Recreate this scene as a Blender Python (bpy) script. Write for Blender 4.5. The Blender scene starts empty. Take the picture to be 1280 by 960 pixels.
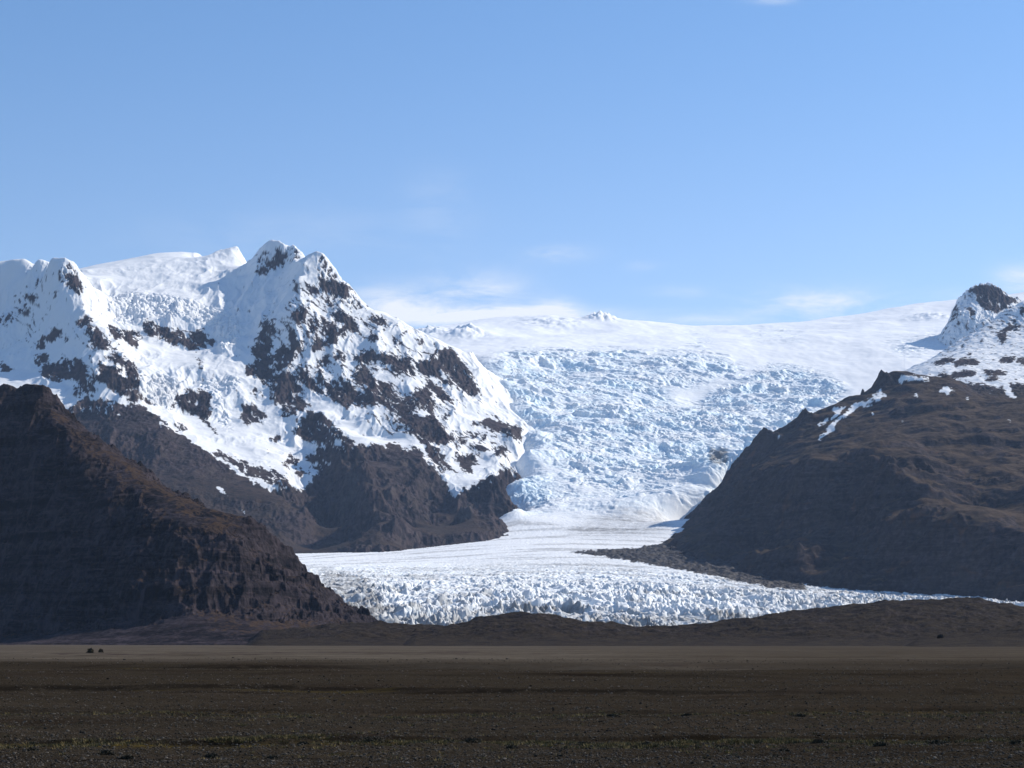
import bpy, math, time
import numpy as np
T0 = time.time()
rng = np.random.default_rng(7)
scene = bpy.context.scene
COL = scene.collection
R = math.radians

# ------------------------------------------------------------------ frame of reference
# Metres. The camera stands at the origin, 2.5 m above the outwash plain, looking along +Y.
F, U0, HZ, CAM = 2200.0, 640.0, 803.0, 2.5       # focal length and horizon in units of a 1280 wide frame
def at(u, v, Y):
    return ((u - U0) / F * Y, Y, CAM + (HZ - v) / F * Y)

# ------------------------------------------------------------------ noise
_p = rng.permutation(4096).astype(np.int32)
_ga = rng.random(4096) * 2 * np.pi
_gx, _gy = np.cos(_ga), np.sin(_ga)
_rv = rng.random(4096)
def _h(ix, iy, seed):
    return _p[(_p[(ix + seed * 131) & 4095] + iy * 17 + seed) & 4095]
def perlin(x, y, seed=0):
    xi = np.floor(x).astype(np.int32); yi = np.floor(y).astype(np.int32)
    xf = x - xi; yf = y - yi
    a = xf * xf * xf * (xf * (xf * 6 - 15) + 10); b = yf * yf * yf * (yf * (yf * 6 - 15) + 10)
    def g(dx, dy):
        k = _h(xi + dx, yi + dy, seed)
        return _gx[k] * (xf - dx) + _gy[k] * (yf - dy)
    n0 = g(0, 0); n0 += a * (g(1, 0) - n0)
    n1 = g(0, 1); n1 += a * (g(1, 1) - n1)
    return (n0 + b * (n1 - n0)) * 1.5
def fbm(x, y, o=4, seed=0, gain=.5):
    s = 0; w = 1
    for i in range(o):
        s = s + w * perlin(x, y, seed + i); x = x * 2.03 + 11.3; y = y * 2.03 - 7.1; w *= gain
    return s
def ridged(x, y, o=4, seed=0, gain=.5):
    s = 0; w = 1; t = 0
    for i in range(o):
        n = 1 - np.abs(perlin(x, y, seed + i)) * 1.35
        s = s + w * n * np.abs(n); t += w; x = x * 2.07 + 5.7; y = y * 2.07 + 3.9; w *= gain
    return s / t
def worley(x, y, seed=0):
    xi = np.floor(x).astype(np.int32); yi = np.floor(y).astype(np.int32)
    f1 = np.full(x.shape, 9.); f2 = np.full(x.shape, 9.); rid = np.zeros(x.shape)
    for dx in (-1, 0, 1):
        for dy in (-1, 0, 1):
            k = _h(xi + dx, yi + dy, seed)
            d = np.hypot(xi + dx + _rv[k] - x, yi + dy + _rv[(k + 997) & 4095] - y)
            c = d < f1
            f2 = np.where(c, f1, np.minimum(f2, d)); rid = np.where(c, _rv[(k + 2011) & 4095], rid); f1 = np.where(c, d, f1)
    return f1, f2, rid
def sst(a, b, x):
    t = np.clip((x - a) / (b - a), 0, 1); return t * t * (3 - 2 * t)

# ------------------------------------------------------------------ landforms from surveyed points
class Survey:
    """A surface through scattered points (bearing, elevation and distance of each), creased along dense lines."""
    def __init__(s, pts, soft=25., back=False, ease=.8):
        if back: pts = [(u, HZ + (v - HZ) if v < HZ else HZ + CAM * F / (y + max(0, 215 - u) * 1.9) + .4, y + max(0, 215 - u) * 1.9) for u, v, y in pts]
        P = np.array([at(*p) for p in pts]); s.c2 = soft * soft
        s.p = P[:, :2]; n = len(P)
        D = np.sqrt(((s.p[:, None] - s.p[None]) ** 2).sum(-1) + s.c2)
        A = np.zeros((n + 3, n + 3)); A[:n, :n] = D + np.eye(n) * -ease
        A[:n, n] = 1; A[:n, n + 1:] = s.p / 1000; A[n, :n] = 1; A[n + 1:, :n] = s.p.T / 1000
        s.w = np.linalg.solve(A, np.r_[P[:, 2], 0, 0, 0])
    def __call__(s, X, Y):
        sh = X.shape; x = X.ravel(); y = Y.ravel(); out = np.empty(x.size); n = len(s.p)
        for i in range(0, x.size, 40000):
            a = x[i:i + 40000]; b = y[i:i + 40000]
            D = np.sqrt((a[:, None] - s.p[:, 0]) ** 2 + (b[:, None] - s.p[:, 1]) ** 2 + s.c2)
            out[i:i + 40000] = D @ s.w[:n] + s.w[n] + s.w[n + 1] * a / 1000 + s.w[n + 2] * b / 1000
        return out.reshape(sh)

def line(*pts, step=14):
    """points along a polyline, densified"""
    out = []
    for a, b in zip(pts[:-1], pts[1:]):
        n = max(1, int(math.hypot(a[0] - b[0], a[1] - b[1]) / step))
        for i in range(n):
            t = i / n; out.append(tuple(a[k] + (b[k] - a[k]) * t for k in range(3)))
    out.append(pts[-1]); return out

def grid(u0, u1, du, ys):
    u = np.arange(u0, u1 + du * .5, du); ys = np.asarray(ys, float)
    Y = np.repeat(ys[:, None], len(u), 1)
    return (u[None] - U0) / F * Y, Y
def gradients(Z, X, Y):
    dY = np.gradient(Y[:, 0])[:, None]
    dX = np.gradient(X, axis=1)
    zx = np.gradient(Z, axis=1) / dX
    # a step in row keeps u fixed, so X changes too: remove that share
    zy = np.gradient(Z, axis=0) / dY - zx * X / Y
    return zx, zy

def mesh_obj(name, grids, attrs, mat, smooth=True):
    """One mesh object from one or more (X, Y, Z) grids; attrs: {name: [array per grid]}"""
    V = []; Q = []; off = 0
    for X, Y, Z in grids:
        r, c = X.shape
        V.append(np.stack([X, Y, Z], -1).reshape(-1, 3))
        i = np.arange(r * c).reshape(r, c) + off
        Q.append(np.stack([i[:-1, :-1], i[:-1, 1:], i[1:, 1:], i[1:, :-1]], -1).reshape(-1, 4)); off += r * c
    V = np.concatenate(V).astype(np.float32); Q = np.concatenate(Q).astype(np.int32)
    return raw_mesh(name, V, Q, {k: np.concatenate([a.ravel() for a in v]) for k, v in attrs.items()}, mat, smooth)
def raw_mesh(name, V, Q, attrs, mat, smooth=True):
    me = bpy.data.meshes.new(name)
    me.vertices.add(len(V)); me.vertices.foreach_set('co', np.ascontiguousarray(V, dtype=np.float32).ravel())
    n, k = Q.shape
    me.loops.add(n * k); me.loops.foreach_set('vertex_index', np.ascontiguousarray(Q, dtype=np.int32).ravel())
    me.polygons.add(n); me.polygons.foreach_set('loop_start', np.arange(0, n * k, k, dtype=np.int32))
    me.update(calc_edges=True)
    me.polygons.foreach_set('use_smooth', np.full(n, smooth))
    for a, v in attrs.items():
        me.attributes.new(a, 'FLOAT', 'POINT').data.foreach_set('value', np.ascontiguousarray(v, dtype=np.float32).ravel())
    me.materials.append(mat); me.update()
    o = bpy.data.objects.new(name, me); COL.objects.link(o); return o
def tag(o, label, cat, kind=None, group=None):
    o['label'] = label; o['category'] = cat
    if kind: o['kind'] = kind
    if group: o['group'] = group
    return o

# ------------------------------------------------------------------ snow and rock outlines (surveyed from the photograph)
TILES = dict(A=(300, 300), B=(300, 440), C=(480, 400), D=(480, 530), E=(0, 310), F=(0, 430), G=(160, 360), H=(180, 480),
             I=(1080, 340), J=(1080, 450), K=(930, 450), L=(0, 470), M=(180, 590), P=(0, 0))
SS = 2; MX, MY = 80, 40
class Chart:
    def __init__(s, base): s.a = np.full(((960 + MY) * SS, (1280 + 2 * MX) * SS), float(base), np.float32)
    def poly(s, tile, txt, val):
        ox, oy = TILES[tile]; k = 1 if tile == 'P' else 6.4
        n = np.array([float(t) for t in txt.replace(',', ' ').split()]).reshape(-1, 2)
        p = (n / k + (ox + MX, oy)) * SS
        x0, y0 = np.maximum(np.floor(p.min(0)).astype(int), 0); x1, y1 = np.ceil(p.max(0)).astype(int) + 1
        x1 = min(x1, s.a.shape[1]); y1 = min(y1, s.a.shape[0])
        gx, gy = np.meshgrid(np.arange(x0, x1) + .5, np.arange(y0, y1) + .5)
        ins = np.zeros(gx.shape, bool)
        for (ax, ay), (bx, by) in zip(p, np.roll(p, -1, 0)):
            if ay == by: continue
            ins ^= ((ay > gy) != (by > gy)) & (gx < (bx - ax) * (gy - ay) / (by - ay) + ax)
        s.a[y0:y1, x0:x1][ins] = val
    def blur(s, r):
        r = int(round(r * SS))
        for _ in range(2):
            for ax in (0, 1):
                c = np.cumsum(np.pad(s.a, [(r + 1, r) if i == ax else (0, 0) for i in (0, 1)], mode='edge'), axis=ax, dtype=np.float64)
                n = s.a.shape[ax]
                s.a = ((np.take(c, range(2 * r + 1, 2 * r + 1 + n), ax) - np.take(c, range(n), ax)) / (2 * r + 1)).astype(np.float32)
        return s
    def __call__(s, X, Y, Z, jx=0, jy=0):
        u = ((U0 + F * X / Y + MX + jx) * SS).astype(int); v = ((HZ - F * (Z - CAM) / Y + jy) * SS).astype(int)
        return s.a[np.clip(v, 0, s.a.shape[0] - 1), np.clip(u, 0, s.a.shape[1] - 1)]

# ------------------------------------------------------------------ materials
def new_mat(name):
    m = bpy.data.materials.new(name); m.use_nodes = True
    nt = m.node_tree; return m, nt, nt.nodes['Principled BSDF']
class NB:
    def __init__(s, nt): s.nt = nt
    def n(s, t, **kw):
        nd = s.nt.nodes.new(t)
        for k, v in kw.items(): setattr(nd, k, v)
        return nd
    def link(s, a, b): s.nt.links.new(a, b)
    def setin(s, sock, v):
        if hasattr(v, 'is_output'): s.link(v, sock)
        else: sock.default_value = v
    def math(s, op, a, b=0., clamp=False):
        m = s.n('ShaderNodeMath', operation=op, use_clamp=clamp); s.setin(m.inputs[0], a); s.setin(m.inputs[1], b); return m.outputs[0]
    def mix(s, f, a, b):
        m = s.n('ShaderNodeMix', data_type='RGBA'); s.setin(m.inputs[0], f)
        for i, c in ((6, a), (7, b)):
            s.setin(m.inputs[i], c if hasattr(c, 'is_output') else (*c, 1.)); 
        return m.outputs[2]
    def ramp(s, f, lo, hi):
        m = s.n('ShaderNodeMapRange', interpolation_type='SMOOTHSTEP'); s.setin(m.inputs[0], f); m.inputs[1].default_value = lo; m.inputs[2].default_value = hi
        return m.outputs[0]
    def attr(s, name): return s.n('ShaderNodeAttribute', attribute_name=name).outputs['Fac']
    def pos(s, sx=1, sy=1, sz=1):
        g = s.n('ShaderNodeNewGeometry'); m = s.n('ShaderNodeMapping'); s.link(g.outputs['Position'], m.inputs[0]); m.inputs['Scale'].default_value = (sx, sy, sz); return m.outputs[0]
    def noise(s, vec, scale, detail=6, rough=.6, dist=0.):
        t = s.n('ShaderNodeTexNoise'); s.link(vec, t.inputs['Vector']); t.inputs['Scale'].default_value = scale
        t.inputs['Detail'].default_value = detail; t.inputs['Roughness'].default_value = rough; t.inputs['Distortion'].default_value = dist; return t.outputs[0]

SNOW = (.84, .84, .84)
def terrain_mat(name, rock1, rock2, veg1, veg2, snow=SNOW, scale=.02, bump=3., streak=(1, 1, 1), rust=None, scree=None, strata=0):
    m, nt, bs = new_mat(name); b = NB(nt); p = b.pos(*streak)
    big = b.ramp(b.noise(p, scale * .35, 5, .6), .38, .62)
    fine = b.noise(p, scale * 3, 8, .68)
    rock = b.mix(big, rock1, rock2)
    rock = b.mix(b.ramp(fine, .42, .75), rock, tuple(min(1, c * 1.7 + .01) for c in rock1))
    rock = b.mix(b.ramp(fine, .5, .3), rock, tuple(c * .55 for c in rock2))
    if rust: rock = b.mix(b.math('MULTIPLY', b.ramp(b.noise(p, scale * .6, 4, .5, 1.), .58, .72), .7), rock, rust)
    if strata: rock = b.mix(b.math('MULTIPLY', b.ramp(b.noise(b.pos(.0035, .0035, .05), 1., 5, .75, .3), .44, .6), strata), rock, tuple(c * .3 for c in rock2)); rock = b.mix(b.math('MULTIPLY', b.ramp(b.noise(b.pos(.009, .009, .06), 1.3, 6, .72, 1.1), .54, .68), strata * .55), rock, tuple(c * 3.2 for c in rock1))
    if scree: rock = b.mix(b.math('MULTIPLY', b.ramp(b.noise(b.pos(1, .35, .3), scale * 1.1, 7, .72, .6), .5, .66), .85), rock, scree)
    veg = b.mix(b.ramp(b.noise(p, scale * 1.3, 7, .65), .35, .68), veg1, veg2)
    vf = b.math('ADD', b.attr('veg'), b.math('MULTIPLY', b.math('SUBTRACT', fine, .5), .9))
    c = b.mix(b.ramp(vf, .35, .65), rock, veg)
    sf = b.attr('snow')
    c = b.mix(sf, c, snow)
    b.link(c, bs.inputs['Base Color']); bs.inputs['Roughness'].default_value = .9; bs.inputs['Specular IOR Level'].default_value = .02
    bp = b.n('ShaderNodeBump'); bp.inputs['Distance'].default_value = bump; b.link(b.noise(p, scale * 4, 8, .7), bp.inputs['Height'])
    b.link(b.math('SUBTRACT', 1., b.math('MULTIPLY', sf, .93)), bp.inputs['Strength']); b.link(bp.outputs[0], bs.inputs['Normal'])
    return m
def ice_mat(name):
    m, nt, bs = new_mat(name); b = NB(nt); p = b.pos()
    c = b.mix(b.attr('ice'), SNOW, (.66, .8, .88))
    n = b.noise(p, .03, 8, .7)
    d = b.math('MULTIPLY', b.attr('dirt'), b.ramp(n, .25, .6), True)
    c = b.mix(d, c, (.22, .21, .2))
    c = b.mix(b.attr('debris'), c, (.024, .019, .019))
    b.link(c, bs.inputs['Base Color']); bs.inputs['Roughness'].default_value = .75; bs.inputs['Specular IOR Level'].default_value = .2
    bp = b.n('ShaderNodeBump'); bp.inputs['Distance'].default_value = 2.5; b.link(b.noise(p, .12, 6, .7), bp.inputs['Height'])
    b.link(b.math('MULTIPLY', b.attr('rough'), .8, True), bp.inputs['Strength']); b.link(bp.outputs[0], bs.inputs['Normal'])
    return m

M_massif = terrain_mat('massif_rock_and_snow', (.046, .034, .034), (.022, .018, .02), (.055, .038, .029), (.042, .034, .03), bump=5., scale=.015, scree=(.075, .06, .054))
M_left = terrain_mat('dark_basalt', (.03, .0225, .025), (.018, .0145, .0165), (.05, .031, .019), (.03, .0195, .0155), scale=.04, bump=2., scree=(.055, .042, .046), strata=.85)
M_right = terrain_mat('brown_heath_and_basalt', (.046, .035, .034), (.029, .0225, .024), (.082, .057, .039), (.03, .02, .016), scale=.025, bump=2.5, rust=(.11, .055, .03), scree=(.055, .042, .036), strata=.5)
M_moraine = terrain_mat('moraine_heath', (.03, .0225, .0205), (.016, .0125, .012), (.038, .0275, .018), (.016, .0115, .0095), scale=.06, bump=2., scree=(.034, .024, .019))
M_ice = ice_mat('glacier_ice')

# ------------------------------------------------------------------ 1. the snowy massif on the left of the glacier
sky_l = line((-80, 336, 8500), (-30, 334, 8500), (0, 330, 8500), (30, 324, 8500), (48, 325, 8300), (65, 323, 8050), (92, 328, 8050), (96, 345, 8100))
dome = [(112, 337, 8700), (140, 331, 8900), (170, 322, 9100), (200, 316, 9200), (225, 315, 9250), (245, 317, 9300), (258, 324, 9300),
        (150, 345, 8600), (200, 345, 8600), (240, 345, 8650), (300, 352, 8600), (180, 362, 8350), (250, 368, 8350), (120, 358, 8300),
        (-80, 350, 9600), (100, 350, 9900), (200, 338, 10200), (330, 338, 10200), (450, 490, 10000), (600, 490, 10000), (600, 470, 9000), (520, 480, 9000), (430, 425, 8520), (460, 445, 8500), (500, 455, 8450), (540, 470, 8400), (400, 405, 8900), (415, 385, 8480), (450, 480, 9300), (350, 365, 9100), (330, 350, 9000), (375, 350, 8800), (570, 470, 8450),
        (-40, 355, 8900), (30, 350, 8800), (70, 350, 8600), (0, 350, 8800), (105, 343, 8450), (90, 348, 8450)]
horn = line((264, 328, 9150), (274, 315, 9150), (283, 311, 9100), (296, 310, 9100), (305, 327, 9100), step=8)
summit = line((309, 333, 8800), (322, 312, 8650), (332, 303, 8600), (340, 300, 8600), (351, 305, 8580), (362, 308, 8550), (375, 315, 8500), (381, 320, 8470), (389, 319, 8350), (398, 316, 8250), (402, 318, 8230),
              (409, 331, 8200), (419, 342, 8180), (425, 353, 8160), (437, 362, 8140), (440, 368, 8130), (450, 376, 8120), (466, 386, 8090), (487, 394, 8050), (505, 402, 8000), (520, 412, 7950), (546, 427, 7900), (556, 433, 7880),
      (575, 438, 8000), (590, 444, 8100), step=9)
westridge = line((309, 333, 8800), (290, 346, 8500), (266, 356, 8450), (285, 368, 8350), (300, 366, 8350))
shoulder = [(330, 335, 8450), (345, 345, 8400), (320, 355, 8350), (345, 362, 8250), (318, 378, 8200), (320, 340, 8480), (312, 395, 8080), (355, 330, 8480)]
spur = line((399, 317, 8250), (392, 338, 8130), (373, 346, 8030), (374, 372, 7930), (366, 385, 7850), (362, 405, 7750), (358, 425, 7680), (362, 440, 7600), (372, 458, 7500),
            (378, 476, 7400), (374, 494, 7330), (388, 506, 7200), (400, 515, 7050), (415, 533, 6860), (433, 557, 6600), (444, 580, 6350), (452, 605, 6080), (464, 626, 5850), (471, 655, 5620), (478, 684, 5430))
# left flank below the spur, dropping into the basin
flank = [(330, 404, 7900), (318, 440, 7700), (336, 470, 7500), (340, 504, 7260), (345, 380, 8050), (310, 420, 7850), (304, 460, 7550), (315, 485, 7350), (330, 450, 7620),
         (348, 520, 7120), (352, 545, 6950), (372, 560, 6880), (385, 540, 7000), (400, 585, 6650), (398, 570, 6780), (420, 600, 6420), (440, 640, 6080), (430, 670, 6010), (455, 675, 5720), (425, 640, 6220), (445, 685, 5760)]
# the face between the spur and the right-hand crest: ribs and bowls
face = [(392, 372, 7980), (405, 395, 7870), (420, 384, 7960), (410, 430, 7680), (396, 450, 7560), (440, 410, 7830), (450, 430, 7700), (425, 415, 7760),
        (440, 455, 7520), (465, 420, 7760), (490, 425, 7780), (515, 430, 7800), (480, 455, 7560), (505, 460, 7600), (530, 450, 7740), (460, 470, 7430), (420, 470, 7450),
        (400, 480, 7400), (430, 500, 7230), (450, 505, 7210), (480, 480, 7370), (500, 495, 7290), (520, 480, 7430), (540, 470, 7620), (560, 475, 7600), (552, 455, 7760),
        (405, 500, 7250), (430, 525, 7080), (455, 545, 6920), (480, 550, 6850), (470, 520, 7060), (500, 520, 7050), (500, 545, 6880), (520, 530, 6950), (540, 520, 7080),
        (597, 492, 7650), (590, 465, 7850), (575, 445, 7900), (565, 492, 7480), (545, 500, 7270), (560, 520, 7160), (580, 515, 7340), (600, 520, 7400), (620, 515, 7500), (560, 545, 6920),
        (580, 545, 7030), (600, 535, 7200), (625, 530, 7350), (650, 541, 7250), (640, 548, 7150), (610, 560, 6950), (590, 575, 6800), (570, 580, 6720), (545, 560, 6780), (530, 575, 6620),
        (552, 600, 6470), (568, 620, 6330), (628, 570, 6850), (630, 590, 6700), (610, 595, 6600)]
lower = line((500, 598, 6350), (515, 628, 6090), (530, 655, 5880), (545, 683, 5640), step=18) + line((486, 622, 6010), (500, 655, 5790), (512, 685, 5560), step=18) + \
        line((565, 622, 6320), (580, 609, 6380), (600, 603, 6400), (625, 600, 6420), (634, 612, 6350)) + line((580, 609, 6350), (588, 635, 6020), (600, 666, 5760)) + \
        [(548, 640, 6200), (560, 668, 5980), (552, 655, 6080), (632, 640, 6180), (620, 655, 6020), (612, 625, 6250), (495, 575, 6560), (520, 600, 6430), (470, 575, 6560), (540, 625, 6280), (508, 660, 5860), (500, 630, 6060), (575, 650, 6060), (480, 600, 6280)]
leftridge = line((65, 323, 8050), (72, 345, 7960), (75, 364, 7880), (88, 376, 7800), (100, 391, 7720), (110, 402, 7640), (122, 415, 7540), (126, 432, 7430), (120, 447, 7330), (140, 458, 7230),
                 (150, 470, 7150), (163, 492, 7030), (176, 508, 6920), (200, 526, 6800), (225, 547, 6660), (250, 562, 6560), (275, 580, 6450), (300, 597, 6340), (330, 612, 6230), (355, 622, 6150), (378, 640, 6000), (395, 666, 5850), (402, 690, 5700))
leftshade = [(40, 345, 8250), (15, 360, 8350), (0, 375, 8400), (30, 385, 8120), (0, 395, 8250), (50, 400, 7900), (20, 430, 7900), (60, 430, 7700), (85, 415, 7660), (90, 440, 7500), (60, 460, 7500), (30, 470, 7450), (0, 440, 7850),
             (-60, 420, 8000), (-60, 470, 7500), (80, 480, 7250), (100, 495, 7080), (110, 470, 7220), (120, 520, 6900), (80, 515, 6950), (20, 500, 7000), (-60, 500, 7050), (150, 540, 6600), (100, 560, 6550), (130, 590, 6350), (180, 560, 6500), (190, 600, 6200),
             (230, 600, 6230), (260, 630, 6000), (300, 640, 5950), (330, 650, 5860), (290, 670, 5720), (340, 675, 5700), (370, 690, 5560), (20, 540, 6800), (-60, 540, 6800)]
basin = [(130, 373, 8230), (165, 370, 8250), (200, 371, 8230), (235, 375, 8230), (262, 386, 8200), (290, 396, 8120), (305, 402, 8050),
         (145, 395, 8020), (180, 395, 8030), (215, 398, 8010), (250, 402, 7990), (280, 408, 7960), (140, 410, 7800), (185, 408, 7960), (215, 412, 7940), (250, 414, 7920), (265, 424, 7900),
         (178, 425, 7820), (200, 430, 7810), (225, 436, 7790), (255, 436, 7790), (275, 430, 7840), (165, 437, 7560), (200, 447, 7580), (240, 450, 7590), (275, 445, 7640), (290, 430, 7750),
         (185, 455, 7440), (220, 470, 7380), (250, 458, 7480), (275, 465, 7450), (292, 480, 7340), (260, 485, 7330), (190, 480, 7250), (205, 498, 7150), (225, 488, 7270), (255, 490, 7270),
         (230, 518, 7090), (250, 520, 7080), (270, 510, 7110), (285, 525, 7050), (305, 515, 7170), (320, 525, 7080), (215, 520, 6960), (240, 535, 6880), (280, 540, 6870), (310, 545, 6870), (330, 560, 6750), (345, 578, 6600),
         (300, 560, 6720), (270, 555, 6720), (330, 590, 6470), (360, 590, 6520), (370, 605, 6400), (378, 612, 6350), (360, 607, 6330), (384, 620, 6400), (392, 645, 6310), (405, 668, 6220), (418, 690, 6120), (400, 610, 6480)]
skirt = [(u, 745, 5150) for u in range(-80, 720, 80)] + [(700, 660, 6300), (690, 600, 7100), (690, 540, 7900), (690, 480, 8600), (660, 690, 5800), (645, 690, 6100), (649, 668, 6350), (654, 642, 6600), (660, 612, 6900), (672, 585, 7200), (700, 690, 6100), (720, 640, 6600), (720, 450, 9600)]
S_massif = Survey(sky_l + dome + horn + summit + westridge + shoulder + spur + flank + face + lower + leftridge + leftshade + basin + skirt, 10., ease=.4)

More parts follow.
